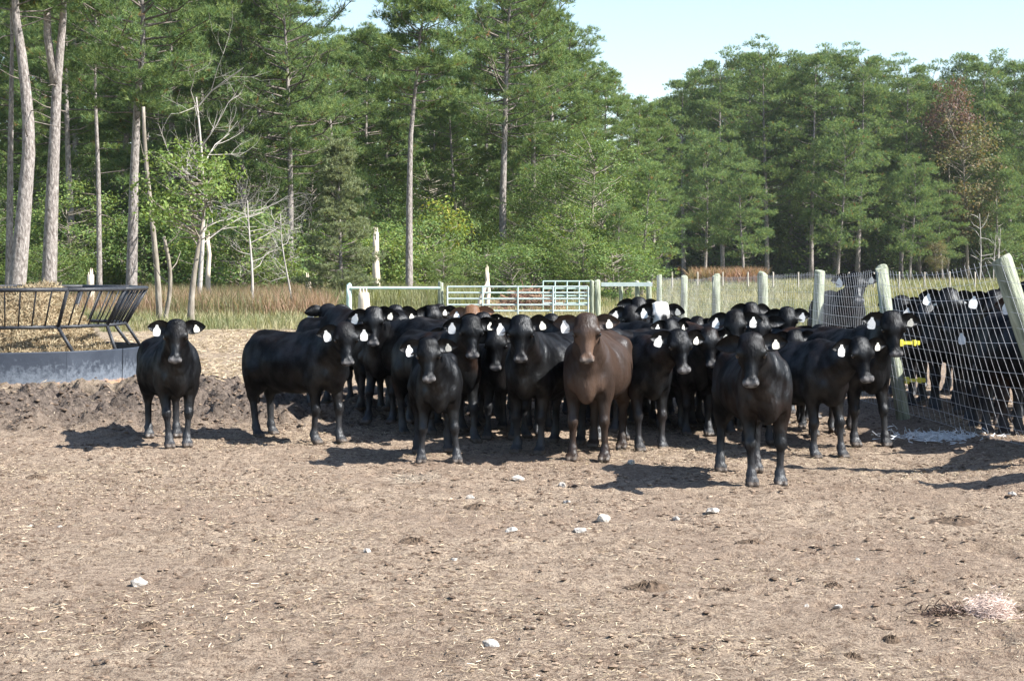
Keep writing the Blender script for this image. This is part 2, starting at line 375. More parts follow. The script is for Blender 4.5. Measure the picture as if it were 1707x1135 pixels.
# stones, each its own thing
def stone_mesh(seed, size, flat=0.6):
    r = np.random.default_rng(seed)
    import bmesh
    bm = bmesh.new(); bmesh.ops.create_icosphere(bm, subdivisions=2, radius=1)
    ang = r.normal(0, 1, (9, 3)); ang = nrm(ang); cut = r.uniform(0.55, 0.9, 9)
    for v in bm.verts:
        p = np.array(v.co)
        for a_, c_ in zip(ang, cut):
            d = p @ a_
            if d > c_: p = p - a_ * (d - c_)
        p = p * (1 + 0.1 * r.normal()) * np.array([1, r.uniform(0.98, 1.02) * 0.8, flat])
        v.co = p * size
    me = bpy.data.meshes.new('stone'); bm.to_mesh(me); bm.free(); return me
stones = [  # px, py, half-width px, dark?, label
 (863, 803, 11, 0, 'flat angular white stone lying out in front of the brown steer'),
 (938, 810, 8, 0, 'upright white stone on the dirt between brown steer and big bull-calf shadow'),
 (783, 831, 8, 0, 'small rounded white stone beside a dark dung patch below the smallest calf'),
 (945, 838, 7, 0, 'small chipped white stone close behind the pale pair of rocks'),
 (1007, 870, 11, 1, 'grey wedge-shaped rock with a pointed top'),
 (968, 888, 12, 0, 'white lumpy rock just in front of the grey wedge-shaped rock'),
 (852, 887, 10, 0, 'white-tipped rock casting a dark shadow to its left'),
 (1128, 866, 7, 0, 'small pale stone between the grey wedge rock and the knobbly white rock'),
 (1187, 862, 12, 0, 'knobbly white rock with dark pits in front of the foremost cow'),
 (757, 932, 6, 0, 'tiny round white pebble alone on the dirt'),
 (829, 994, 8, 0, 'smooth round white stone out on the open dirt'),
 (816, 1082, 13, 0, 'broken white rock with a rough face in the near dirt'),
 (1430, 935, 6, 1, 'small grey pointed stone in the dirt ahead of the fence'),
 (50, 876, 6, 0, 'small white stone far from the herd near a second white stone'),
 (100, 880, 5, 0, 'tiny white stone next to another white stone on open dirt'),
 (230, 971, 15, 0, 'flat pale stone half sunk in the dirt'),
 (1688, 828, 7, 0, 'round cream stone in the shade edge by the fence'),
 (1052, 775, 8, 1, 'tilted flat grey stone behind the shadow of the foremost cow'),
 (940, 769, 6, 0, 'little white stone at the feet of the brown steer'),
 (612, 922, 8, 0, 'pale crumbly stone in the straw on open dirt'),
 (1397, 1017, 9, 0, 'crumbly pale stone beside dark dung in the near dirt'),
 (1345, 1012, 5, 0, 'very small pale pebble near a crumbly pale stone'),
]
for i, (px, py, hw, dk, lab) in enumerate(stones):
    g = ground_at(px, py); s = hw / (FPX / g[1]) * 1.15
    me = stone_mesh(100 + i, s, 0.75 if dk else 0.62); me.materials.append(M['rockdark'] if dk else M['rock'])
    o = link('stone', me, None, (g[0], g[1], gzs(g[0], g[1]) + s * 0.15)); o.rotation_euler = (0.1, 0.1, i * 1.7)
    tag(o, lab, 'stone', 'stones lying on the dirt')

# dung pats: lumpy low mounds
def pat_mesh(seed, R, h):
    r = np.random.default_rng(seed); n = 40; V = [(0, 0, h)]; 
    for k, f in enumerate((0.16, 0.32, 0.48, 0.64, 0.82, 1.0)):
        for a_ in range(n):
            t = a_ / n * 6.283; rr = R * f * (0.7 + 0.6 * fbm(np.array([math.cos(t) * 1.7 + seed]), np.array([math.sin(t) * 1.7]), seed, 3)[0])
            z = h * (1 - f ** 2) * (0.2 + r.random() * 1.6) if k < 5 else -0.01
            V.append((rr * math.cos(t), rr * math.sin(t) * 0.9, z))
    q = [(1 + k * n + a_, 1 + k * n + (a_ + 1) % n, 1 + (k + 1) * n + (a_ + 1) % n, 1 + (k + 1) * n + a_) for k in range(5) for a_ in range(n)]
    t = [(0, 1 + (a_ + 1) % n, 1 + a_) for a_ in range(n)]
    q = [(d, c_, b__, a_) for (a_, b__, c_, d) in q]; t = [(a_, c_, b__) for (a_, b__, c_) in t]
    return mesh('dung_pat', V, [np.array(q), np.array(t)], [M['dung']], False)
pats = [(1080, 978, 40, 'large crumbled dark dung pat on the open near dirt'), (798, 848, 26, 'low grey-brown dung pat below the small white stone'),
        (250, 1052, 24, 'dark broken dung pat on the dirt away from the herd'), (690, 905, 26, 'thin scattered dung pat left of the white rocks'),
        (1210, 985, 18, 'small dark dung pat beside the large crumbled one'), (1390, 975, 16, 'small dark dung pat behind the crumbly pale stone'),
        (1590, 870, 42, 'long dark ragged dung patch in front of the shaded fence corner'), (1420, 1100, 20, 'dark dung lump at the near edge of the dirt'),
        (1485, 1072, 16, 'black lump of dung in the near dirt'), (60, 798, 22, 'dried dung patch below the hay feeder'), (1250, 908, 30, 'flat dark stain-like dung patch in front of the foremost cow')]
for i, (px, py, hw, lab) in enumerate(pats):
    g = ground_at(px, py); s = hw / (FPX / g[1])
    o = link('dung_pat', pat_mesh(i + 3, s, 0.016 + 0.012 * (i == 0)), None, (g[0], g[1], gzs(g[0], g[1]) + 0.004)); tag(o, lab, 'dung', 'dung pats on the dirt')

# fuzzy tufts: pink fibre bundle, white net-wrap litter in the shade
def fuzz(name, px, py, n, sx, sy, sz, L, wd, cols, label, cat, up=0.5):
    g = ground_at(px, py); P = rng.normal(0, 1, (n, 3)) * (sx, sy, sz); P[:, 2] = np.abs(P[:, 2])
    mb = MB()
    for p in P:
        d = nrm(rng.normal(0, 1, 3) * (1, 1, up)); k = rng.normal(0, 1, 3) * 0.5; ln = L * rng.uniform(0.5, 1.3)
        pts = [p - d * ln / 2, p + k * ln * 0.25, p + d * ln / 2]; pts = np.array(pts); pts[:, 2] = np.maximum(pts[:, 2], 0.005)
        mb.tube(pts, [wd, wd, wd * 0.4], 3, False, cols[rng.integers(len(cols))])
    z = min(0.0, 0.0) + gzs(g[0], g[1])
    return tag(link(name, mb.mesh(name, M['straw'], False, True), None, (g[0], g[1], z)), label, cat)
fuzz('fibre_tuft', 1650, 1032, 2000, 0.048, 0.042, 0.045, 0.06, 0.0010, [(0.60, 0.47, 0.41), (0.70, 0.58, 0.51), (0.50, 0.39, 0.34)], 'frayed pale pink tuft of fibre lying on the near dirt', 'fibre tuft')
fuzz('fibre_tuft', 1590, 1030, 160, 0.08, 0.04, 0.02, 0.08, 0.003, [(0.07, 0.045, 0.035), (0.12, 0.08, 0.06)], 'dark matted tuft tucked against the pale pink fibre', None)['kind'] = 'stuff'
fuzz('net_wrap_scrap', 1575, 742, 420, 0.24, 0.22, 0.015, 0.12, 0.005, [(0.55, 0.58, 0.62), (0.70, 0.72, 0.75)], 'shredded white net wrap lying in the shade beside the wire fence', None)['kind'] = 'stuff'
fuzz('twig_heap', 690, 800, 160, 0.14, 0.12, 0.012, 0.12, 0.0018, [(0.24, 0.20, 0.16), (0.33, 0.28, 0.22)], 'small heap of dry stalks below the smallest calf', None)['kind'] = 'stuff'

# ------------------------------------------------------------------ cattle (implicit surface -> one continuous mesh)
def build_cow(name, cell=0.014, rel=0.0, hpitch=-64, npitch=32, legs=None, fat=1.0, coat=((0.011, 0.0112, 0.0128)), brown=0.0, kind='black', seed=0, nyaw=None):
    r = np.random.default_rng(seed)
    lo = np.array([-0.98, -0.8, -0.03]); hi = np.array([1.42, 0.8, 1.5])
    N = np.ceil((hi - lo) / cell).astype(int) + 1
    F = np.full(N, 1.0, np.float32)
    ax = [lo[i] + cell * np.arange(N[i]) for i in range(3)]
    def put(fn, c0, c1, k):
        c0 = np.minimum(c0, c1) - 0; 
        i0 = np.maximum(((c0 - lo) / cell).astype(int), 0); i1 = np.minimum(np.ceil((c1 - lo) / cell).astype(int) + 1, N)
        g = np.meshgrid(*[a_[i0[j]:i1[j]].astype(np.float32) for j, a_ in enumerate(ax)], indexing='ij', sparse=True)
        d = fn(*g)
        s = (slice(i0[0], i1[0]), slice(i0[1], i1[1]), slice(i0[2], i1[2]))
        A = F[s]; h = np.clip(0.5 + 0.5 * (A - d) / k, 0, 1); F[s] = A * (1 - h) + d * h - k * h * (1 - h)
    def ell(c, rad, k=0.07, R=None):
        c = np.asarray(c, float); rad = np.asarray(rad, float); m_ = rad.max() + k + 0.05
        def fn(x, y, z):
            x = x - c[0]; y = y - c[1]; z = z - c[2]
            if R is not None:
                x, y, z = (x * R[0][i] + y * R[1][i] + z * R[2][i] for i in range(3))
            a_ = np.sqrt((x / rad[0]) ** 2 + (y / rad[1]) ** 2 + (z / rad[2]) ** 2); b_ = np.sqrt((x / rad[0] ** 2) ** 2 + (y / rad[1] ** 2) ** 2 + (z / rad[2] ** 2) ** 2) + 1e-6
            return a_ * (a_ - 1) / b_
        put(fn, c - (rad + k + .05 if R is None else m_), c + (rad + k + .05 if R is None else m_), k)
    def cone(a, b, ra, rb, k=0.05):
        a = np.asarray(a, float); b = np.asarray(b, float); ab = b - a; L2 = ab @ ab; m_ = max(ra, rb) + k + 0.04
        def fn(x, y, z):
            px, py, pz = x - a[0], y - a[1], z - a[2]
            t = np.clip((px * ab[0] + py * ab[1] + pz * ab[2]) / L2, 0, 1)
            return np.sqrt((px - t * ab[0]) ** 2 + (py - t * ab[1]) ** 2 + (pz - t * ab[2]) ** 2) - (ra + (rb - ra) * t)
        put(fn, np.minimum(a, b) - m_, np.maximum(a, b) + m_, k)
    f = fat
    # trunk
    ell((-0.10, 0, 0.755), (0.60, 0.275 * f, 0.285 * (0.5 + 0.5 * f)), 0.08)
    ell((0.33, 0, 0.80), (0.33, 0.185 * f, 0.275), 0.08)
    ell((-0.50, 0, 0.86), (0.27, 0.235 * f, 0.205), 0.10)
    ell((-0.62, 0, 0.80), (0.14, 0.19 * f, 0.25), 0.08)
    cone((-0.66, 0, 1.00), (0.30, 0, 1.015), 0.06, 0.065, 0.10)
    ell((0.33, 0, 0.99), (0.2, 0.085, 0.10), 0.10)
    ell((0.555, 0, 0.655), (0.115, 0.085, 0.15), 0.07)
    cone((0.60, 0, 0.66), (0.50, 0, 0.54), 0.045, 0.035, 0.06)
    for s in (1, -1):
        ell((0.40, 0.138 * s, 0.76), (0.15, 0.080, 0.24), 0.035)
        ell((0.53, 0.110 * s, 0.69), (0.065, 0.055, 0.09), 0.03)
        ell((0.36, 0.140 * s, 0.62), (0.10, 0.065, 0.10), 0.035)
        ell((-0.55, 0.135 * s, 0.72), (0.19, 0.115, 0.28), 0.045)
        ell((-0.40, 0.165 * s * f, 0.975), (0.09, 0.05, 0.04), 0.10)     # hooks
    # legs: foot offsets
    legs = legs or [(0, 0), (0, 0), (0, 0), (0, 0)]
    feet = []
    for i, s in enumerate((1, -1)):                                  # front
        dx, dy = legs[i]
        y0 = 0.128 * s
        kn = np.array([0.425 + dx * 0.55, y0 * 0.98 + dy * 0.5, 0.345]); ft = np.array([0.415 + dx, y0 * 0.95 + dy, 0.105]); hf = ft + (0.04, 0, -0.07)
        cone((0.39, y0, 0.64), kn, 0.074, 0.040, 0.05); ell(kn + (0.008, 0, 0), (0.047, 0.046, 0.058), 0.02)
        cone(kn, ft, 0.032, 0.029, 0.025); ell(ft, (0.042, 0.041, 0.047), 0.025)
        cone(ft, hf, 0.036, 0.039, 0.02)
        for t in (1, -1): cone(hf + (-0.01, 0.024 * t, 0.02), hf + (0.040, 0.027 * t, -0.008), 0.034, 0.027, 0.008)
        feet.append(hf)
    for i, s in enumerate((1, -1)):                                  # hind
        dx, dy = legs[2 + i]; y0 = 0.14 * s
        hk = np.array([-0.665 + dx * 0.7, y0 + dy * 0.6, 0.44]); ft = np.array([-0.625 + dx, y0 + dy, 0.115]); hf = ft + (0.04, 0, -0.08)
        cone((-0.46, y0 * 1.05, 0.68), hk + (0.05, 0, 0.08), 0.135, 0.07, 0.06)
        cone((-0.56, y0 * 1.0, 0.62), hk, 0.105, 0.05, 0.05); ell(hk, (0.058, 0.043, 0.062), 0.03)
        cone(hk + (0.005, 0, 0), ft, 0.039, 0.033, 0.03); ell(ft, (0.042, 0.041, 0.047), 0.025); cone(ft, hf, 0.036, 0.039, 0.02)
        for t in (1, -1): cone(hf + (-0.01, 0.024 * t, 0.02), hf + (0.038, 0.027 * t, -0.006), 0.034, 0.027, 0.008)
        feet.append(hf)
    # neck and head
    ny = math.radians(nyaw if nyaw is not None else rel * 0.62); npch = math.radians(npitch)
    nd_ = np.array([math.cos(npch) * math.cos(ny), math.cos(npch) * math.sin(ny), math.sin(npch)])
    hb = np.array([0.44, 0, 0.90]) + nd_ * 0.42
    side = np.array([-math.sin(ny), math.cos(ny), 0])
    cone((0.40, 0, 0.85), hb + (0, 0, -0.02), 0.155, 0.082, 0.08)
    cone((0.32, 0, 0.98), hb + (0, 0, 0.02), 0.09, 0.075, 0.08)
    cone((0.55, 0, 0.72), hb + (0, 0, -0.10) + nd_ * 0.03, 0.09, 0.050, 0.07)
    for s in (1, -1): cone(np.array((0.46, 0.10 * s, 0.80)), hb + side * 0.035 * s + (0, 0, -0.03), 0.078, 0.052, 0.035)
    hy = math.radians(rel); hp = math.radians(hpitch)
    fv = np.array([math.cos(hp) * math.cos(hy), math.cos(hp) * math.sin(hy), math.sin(hp)])
    lv = np.array([-math.sin(hy), math.cos(hy), 0]); uv = np.cross(fv, lv)
    R = np.stack([fv, lv, uv], 1)                                    # columns are head axes
    O = hb + nd_ * 0.06 + np.array([0, 0, 0.035])
    HS = np.array([0.865, 1.0, 0.87])
    def hpt(a, b, c): return O + R @ (HS * np.array([a, b, c]))
    def he(p, rad, k): ell(hpt(*p), np.array(rad) * HS, k, R)
    he((0.05, 0, 0.0), (0.125, 0.106, 0.10), 0.04)
    he((-0.050, 0, 0.010), (0.055, 0.088, 0.070), 0.05)
    he((0.075, 0, 0.045), (0.11, 0.082, 0.050), 0.03)
    cone(hpt(0.09, 0, 0.010), hpt(0.33, 0, -0.018), 0.066, 0.038, 0.025)
    for s in (1, -1):
        he((0.095, 0.088, 0.036) if s > 0 else (0.095, -0.088, 0.036), (0.046, 0.030, 0.032), 0.012)
        he((0.09, 0.066 * s, -0.055), (0.10, 0.040, 0.065), 0.03)
        cone(hpt(0.06, 0.045 * s, -0.085), hpt(0.29, 0.016 * s, -0.072), 0.042, 0.033, 0.03)
        he((0.365, 0.036 * s, -0.008), (0.042, 0.030, 0.042), 0.012)
    he((0.352, 0, -0.030), (0.055, 0.064, 0.050), 0.016)
    he((0.335, 0, -0.082), (0.054, 0.044, 0.026), 0.012)
    # tail
    tw = r.normal(0, 0.05)
    cone((-0.72, 0, 1.00), (-0.80, 0.01, 0.88), 0.035, 0.026, 0.03); cone((-0.80, 0.01, 0.88), (-0.79, 0.02 + tw * 0.5, 0.60), 0.024, 0.018, 0.02)
    cone((-0.79, 0.02 + tw * 0.5, 0.60), (-0.77, 0.02 + tw, 0.36), 0.022, 0.034, 0.02)
    # flat hoof soles
    F = np.maximum(F, -(ax[2][None, None, :] - 0.004).astype(np.float32))
    # ---- surface nets
    S = F < 0
    C = np.stack([S[i:N[0] - 1 + i, j:N[1] - 1 + j, k:N[2] - 1 + k] for i in (0, 1) for j in (0, 1) for k in (0, 1)], 0).sum(0)
    act = (C > 0) & (C < 8)
    idx = -np.ones(act.shape, np.int64); A = np.argwhere(act); idx[act] = np.arange(len(A))
    cor = np.array([(i, j, k) for i in (0, 1) for j in (0, 1) for k in (0, 1)])
    vals = np.stack([F[A[:, 0] + c[0], A[:, 1] + c[1], A[:, 2] + c[2]] for c in cor], 1)
    acc = np.zeros((len(A), 3)); cnt = np.zeros(len(A))
    for a_ in range(8):
        for b_ in range(a_ + 1, 8):
            if np.abs(cor[a_] - cor[b_]).sum() == 1:
                va, vb = vals[:, a_], vals[:, b_]; mk = (va < 0) != (vb < 0)
                t = va[mk] / (va[mk] - vb[mk]); acc[mk] += cor[a_] + t[:, None] * (cor[b_] - cor[a_]); cnt[mk] += 1
    V = lo + cell * (A + acc / cnt[:, None])
    Q = []
    for d in range(3):
        e1, e2 = (d + 1) % 3, (d + 2) % 3
        s0 = [slice(0, None)] * 3; s1 = [slice(0, None)] * 3
        s0[d] = slice(0, N[d] - 1); s1[d] = slice(1, N[d])
        df = S[tuple(s0)] != S[tuple(s1)]
        E = np.argwhere(df); E = E[(E[:, e1] > 0) & (E[:, e2] > 0) & (E[:, e1] < N[e1] - 1) & (E[:, e2] < N[e2] - 1)]
        sg = S[E[:, 0], E[:, 1], E[:, 2]]
        def cid(o1, o2):
            G = E.copy(); G[:, e1] -= o1; G[:, e2] -= o2; return idx[G[:, 0], G[:, 1], G[:, 2]]
        qd = np.stack([cid(1, 1), cid(0, 1), cid(0, 0), cid(1, 0)], 1)
        qd[~sg] = qd[~sg][:, ::-1]; Q.append(qd)
    Q = np.vstack(Q); Q = Q[(Q >= 0).all(1)]
    for lam in (0.55, -0.30, 0.5):                                    # light smoothing
        acc = np.zeros_like(V); cnt = np.zeros(len(V))
        for a_, b_ in ((0, 1), (1, 2), (2, 3), (3, 0)):
            np.add.at(acc, Q[:, a_], V[Q[:, b_]]); np.add.at(cnt, Q[:, a_], 1)
            np.add.at(acc, Q[:, b_], V[Q[:, a_]]); np.add.at(cnt, Q[:, b_], 1)
        V = V + lam * (acc / cnt[:, None] - V)
    gr_ = np.stack([(vals[:, cor[:, d] == 1].mean(1) - vals[:, cor[:, d] == 0].mean(1)) for d in range(3)], 1); gr_ = nrm(gr_)
    bodyw = sstep(0.45, 0.6, V[:, 2]) * (np.linalg.norm(V - O, axis=1) > 0.3)
    und = 0.020 * (fbm(V[:, 0] * 5 + seed, V[:, 2] * 3 + V[:, 1] * 3, seed + 21, 3) - 0.5) + 0.012 * (fbm(V[:, 0] * 14, V[:, 2] * 6 + V[:, 1] * 4, seed + 33, 2) - 0.5)
    ndist = (V - np.array([0.44, 0, 0.90])) @ nd_; fold = 0.002 * np.sin(ndist * 75 + 4 * V[:, 2]) * sstep(0.03, 0.12, ndist) * (ndist < 0.40)
    V = V + gr_ * (bodyw * (und + fold))[:, None]
    V[:, 2] = np.maximum(V[:, 2], 0.0)
    # ---- colours
    h = (V - O) @ R / HS
    n1 = fbm(V[:, 0] * 4 + V[:, 1] * 2 + seed, V[:, 2] * 5 + V[:, 1] * 3, seed + 5, 3); n2 = fbm(V[:, 0] * 14 + V[:, 1] * 9, V[:, 2] * 14, seed + 9, 3)
    c = np.broadcast_to(np.asarray(coat, float), (len(V), 3)).copy()
    def mixin(w, col): 
        nonlocal c
        w = np.clip(w, 0, 1)[:, None]; c = c * (1 - w) + np.asarray(col, float) * w
    headm = (h[:, 0] > -0.12) & (np.abs(h[:, 1]) < 0.2) & (h[:, 2] < 0.16) & (h[:, 2] > -0.19)
    if kind == 'black':
        mixin(brown * sstep(0.45, 0.75, n1), (0.026, 0.0135, 0.0085))
        mixin(0.25 * sstep(0.5, 0.8, n2), (0.010, 0.010, 0.011))
    if kind in ('brown', 'tan'):
        mixin(0.7 * sstep(0.4, 0.7, n1), np.asarray(coat) * 0.62)
        mixin(0.75 * headm * sstep(0.02, 0.26, h[:, 0]) * (h[:, 2] > -0.06), np.asarray(coat) * (3.4, 3.3, 3.1))
        mixin(0.5 * sstep(0.5, 0.6, V[:, 0]) * sstep(0.80, 0.66, V[:, 2]) * (V[:, 2] > 0.4), np.asarray(coat) * (3.0, 2.9, 2.7))
        mixin(0.6 * (1 - sstep(0.2, 0.5, V[:, 2])), np.asarray(coat) * 0.6)
    if kind == 'baldy':
        fm = headm & (h[:, 0] > -0.08) & (h[:, 2] > -0.10)
        mixin(fm * 1.0, (0.72, 0.70, 0.67))
        patch = sstep(0.045, 0.03, np.sqrt(((h[:, 0] - 0.16) / 1.5) ** 2 + (h[:, 1] - 0.030) ** 2)) + sstep(0.05, 0.03, np.sqrt(((h[:, 0] - 0.24) / 1.2) ** 2 + (h[:, 1] + 0.035) ** 2)) + (np.abs(h[:, 1]) > 0.085)
        mixin(fm * patch, (0.012, 0.012, 0.013))
    dust = (1 - sstep(0.08, 0.50, V[:, 2])) * (0.35 + 0.75 * n2)
    mixin(0.7 * dust, (0.052, 0.053, 0.058) if kind in ('black', 'baldy') else np.asarray(coat) * 0.75)
    mixin(0.9 * (V[:, 2] < 0.055), (0.085, 0.066, 0.052))
    mz = headm * sstep(0.355, 0.385, h[:, 0] + 0.25 * np.maximum(0, 0.02 - h[:, 2]) * 0)
    mixin(0.85 * mz * (h[:, 2] > -0.05), (0.19, 0.185, 0.185) if kind != 'brown' else (0.20, 0.175, 0.155))
    mixin(0.9 * headm * sstep(0.024, 0.014, np.sqrt((np.abs(h[:, 1]) - 0.036) ** 2 + ((h[:, 2] + 0.012) / 0.8) ** 2)) * (h[:, 0] > 0.36), (0.008, 0.007, 0.007))
    mixin(0.8 * headm * (np.abs(h[:, 2] + 0.068) < 0.009) * (h[:, 0] > 0.28), (0.01, 0.009, 0.009))
    mixin(0.5 * headm * sstep(0.05, 0.02, np.sqrt((h[:, 0] - 0.115) ** 2 + (np.abs(h[:, 1]) - 0.09) ** 2)), (0.006, 0.006, 0.006) if kind == 'black' else np.asarray(coat) * 0.3)
    # ---- ears joined into the same mesh
    EV, EQ, EC = [], [], []; ears = []; base = len(V)
    for s in (1, -1):
        eb = hpt(-0.005, 0.082 * s, 0.012)
        hf_ = nrm(np.array([fv[0], fv[1], 0.0]))
        e = nrm(lv * s * 1.0 - hf_ * 0.22 + np.array([0, 0, r.uniform(-0.16, 0.10)]))
        n_ = nrm(hf_ * 1.0 + np.array([0, 0, 0.05 - 0.25 * r.random()])); n_ = nrm(n_ - e * (n_ @ e)); w_ = np.cross(n_, e) * s
        ns, ntn = 10, 9; Lr = 0.195
        vv = []
        for layer in (0, 1):
            for i in range(ns):
                u = i / (ns - 1); wid = 0.066 * (max(0.0, math.sin(math.pi * (0.16 + 0.84 * u) ** 0.85)) ** 0.75) + 0.004
                for j in range(ntn):
                    t = -1 + 2 * j / (ntn - 1)
                    cup = -0.034 * (1 - t * t) * (0.5 + 0.5 * (1 - u)) + 0.012 * u
                    th = (0.0 if layer == 0 else -0.013 * (1 - t ** 4) * (1 - u ** 6))
                    vv.append(eb + e * (Lr * u) + w_ * (wid * t - 0.010 * u * u) + n_ * (cup + th + 0.012))
        vv = np.array(vv); off = base + sum(len(a_) for a_ in EV); m_ = ns * ntn
        qq = []
        for i in range(ns - 1):
            for j in range(ntn - 1):
                a_ = i * ntn + j; qd = (a_, a_ + 1, a_ + ntn + 1, a_ + ntn)
                qq.append(qd if s > 0 else qd[::-1]); qd2 = tuple(x_ + m_ for x_ in qd); qq.append(qd2[::-1] if s > 0 else qd2)
        for i in range(ns - 1):
            for j in (0, ntn - 1):
                a_ = i * ntn + j; qq.append((a_, a_ + ntn, a_ + ntn + m_, a_ + m_))
        for j in range(ntn - 1):
            a_ = (ns - 1) * ntn + j; qq.append((a_, a_ + 1, a_ + 1 + m_, a_ + m_))
        EV.append(vv); EQ.append(np.array(qq) + off)
        inner = np.asarray(coat) * (1.2 if kind != 'tan' else 1.6) + (0.004, 0.003, 0.002)
        cc = np.tile(inner, (len(vv), 1)); cc[m_:] = np.asarray(coat); EC.append(cc)
        ears.append((eb + e * Lr * 0.52 + n_ * 0.002, n_, hf_, s))
    Vall = np.vstack([V] + EV); Qall = np.vstack([Q] + EQ); Call = np.vstack([c] + EC)
    me = mesh(name + '_body', Vall, [Qall], [M['coat']], True, None, np.clip(Call, 0, 1))
    eyes = [hpt(0.118, 0.096 * s, 0.012) for s in (1, -1)]
    return me, ears, eyes, feet

def ball(rad, n=8, mlat=6):
    V = [(0, 0, rad)]; 
    for i in range(1, mlat):
        p = math.pi * i / mlat
        for j in range(n): V.append((rad * math.sin(p) * math.cos(2 * math.pi * j / n), rad * math.sin(p) * math.sin(2 * math.pi * j / n), rad * math.cos(p)))
    V.append((0, 0, -rad)); t = [(0, 1 + j, 1 + (j + 1) % n) for j in range(n)]; L = len(V) - 1; b0 = 1 + (mlat - 2) * n
    t += [(L, b0 + (j + 1) % n, b0 + j) for j in range(n)]
    q = [(1 + i * n + j, 1 + (i + 1) * n + j, 1 + (i + 1) * n + (j + 1) % n, 1 + i * n + (j + 1) % n) for i in range(mlat - 2) for j in range(n)]
    return mesh('eyeball', V, [np.array(q), np.array(t)], [M['eye']], True)
EYE = ball(0.024)
def tag_mesh(m, w, hgt):
    half = [(0.0, 0.0), (0.16, -0.01), (0.17, -0.14), (0.30, -0.26), (0.44, -0.38), (0.5, -0.50), (0.5, -0.70), (0.49, -0.86), (0.42, -0.95), (0.25, -0.99), (0.0, -1.0)]
    half = [(x * w, z * hgt + 0.012) for x, z in half]
    out = half + [(-x, z) for x, z in half[-2:0:-1]]
    V = [(x, s * 0.0018, z) for s in (-1, 1) for (x, z) in out]; n = len(out)
    V += [(0, -0.0018, -hgt * 0.6), (0, 0.0018, -hgt * 0.6)]
    q = [(i, (i + 1) % n, n + (i + 1) % n, n + i) for i in range(n)]
    t = [(2 * n, (i + 1) % n, i) for i in range(n)] + [(2 * n + 1, n + i, n + (i + 1) % n) for i in range(n)]
    return mesh('ear_tag', V, [np.array(q), np.array(t)], [m], False)
TAGA = tag_mesh(M['tag'], 0.072, 0.108); TAGB = tag_mesh(M['tag2'], 0.056, 0.074)

cow_id = 0
P2_NAME = 'black cattle behind the wire fence'
def cow(px, py, h, label, S=1.0, face=0, hp=-64, npi=32, legs=None, fat=1.0, brown=0.15, kind='black', cell=0.014, tags='AB', group='black cattle crowded in the pen', name='black_calf', Y=None, nyaw=None, cat='cow', x=None):
    """px,py: pixel where the front feet meet the ground (py ignored when Y given)"""
    global cow_id; cow_id += 1
    coat = {'black': (0.0028, 0.0029, 0.0034), 'baldy': (0.0028, 0.0029, 0.0034), 'brown': (0.040, 0.026, 0.0195), 'tan': (0.16, 0.085, 0.048), 'darkbrown': (0.03, 0.017, 0.012)}[kind]
    k2 = 'black' if kind == 'darkbrown' else kind
    rel = face - h
    rel = (rel + 180) % 360 - 180; rel = max(-95, min(95, rel))
    if legs is None:
        rr = np.random.default_rng(cow_id * 13); legs = [tuple(rr.uniform(-1, 1, 2) * (0.10, 0.02)) for _ in range(4)]
    me, ears, eyes, feet = build_cow(name, cell, rel, hp, npi, legs, fat, coat, brown, k2, cow_id, nyaw)
    if Y is None: g = ground_at(px, py); gx_, gy_ = g[0], g[1]
    else: gx_, gy_ = (xat(px, Y) if x is None else x), Y
    phi = math.radians(-90 + h)
    ox, oy = gx_ - 0.45 * S * math.cos(phi), gy_ - 0.45 * S * math.sin(phi)
    zz = []
    for fpt in feet:
        wx = ox + S * (fpt[0] * math.cos(phi) - fpt[1] * math.sin(phi)); wy = oy + S * (fpt[0] * math.sin(phi) + fpt[1] * math.cos(phi)); zz.append(gzs(wx, wy))
    root = thing(name, label, cat, (ox, oy, sum(zz) / 4 - 0.012), phi, group, S)
    link('body', me, root)
    for p in eyes: link('eye', EYE, root, p)
    for (p, n_, hf_, s) in ears:
        t = tags[0] if s < 0 else tags[1]
        if t == '-' or (Y is not None and group != P2_NAME and random.random() < 0.22): continue
        o = link('ear_tag', TAGA if t == 'A' else TAGB, root, p + n_ * 0.012 + np.array([0, 0, 0.005]))
        o.rotation_euler = (random.uniform(-0.12, 0.12), random.uniform(-0.3, 0.3), math.atan2(hf_[1], hf_[0]) + math.pi / 2 + random.uniform(-0.35, 0.35))
    return root

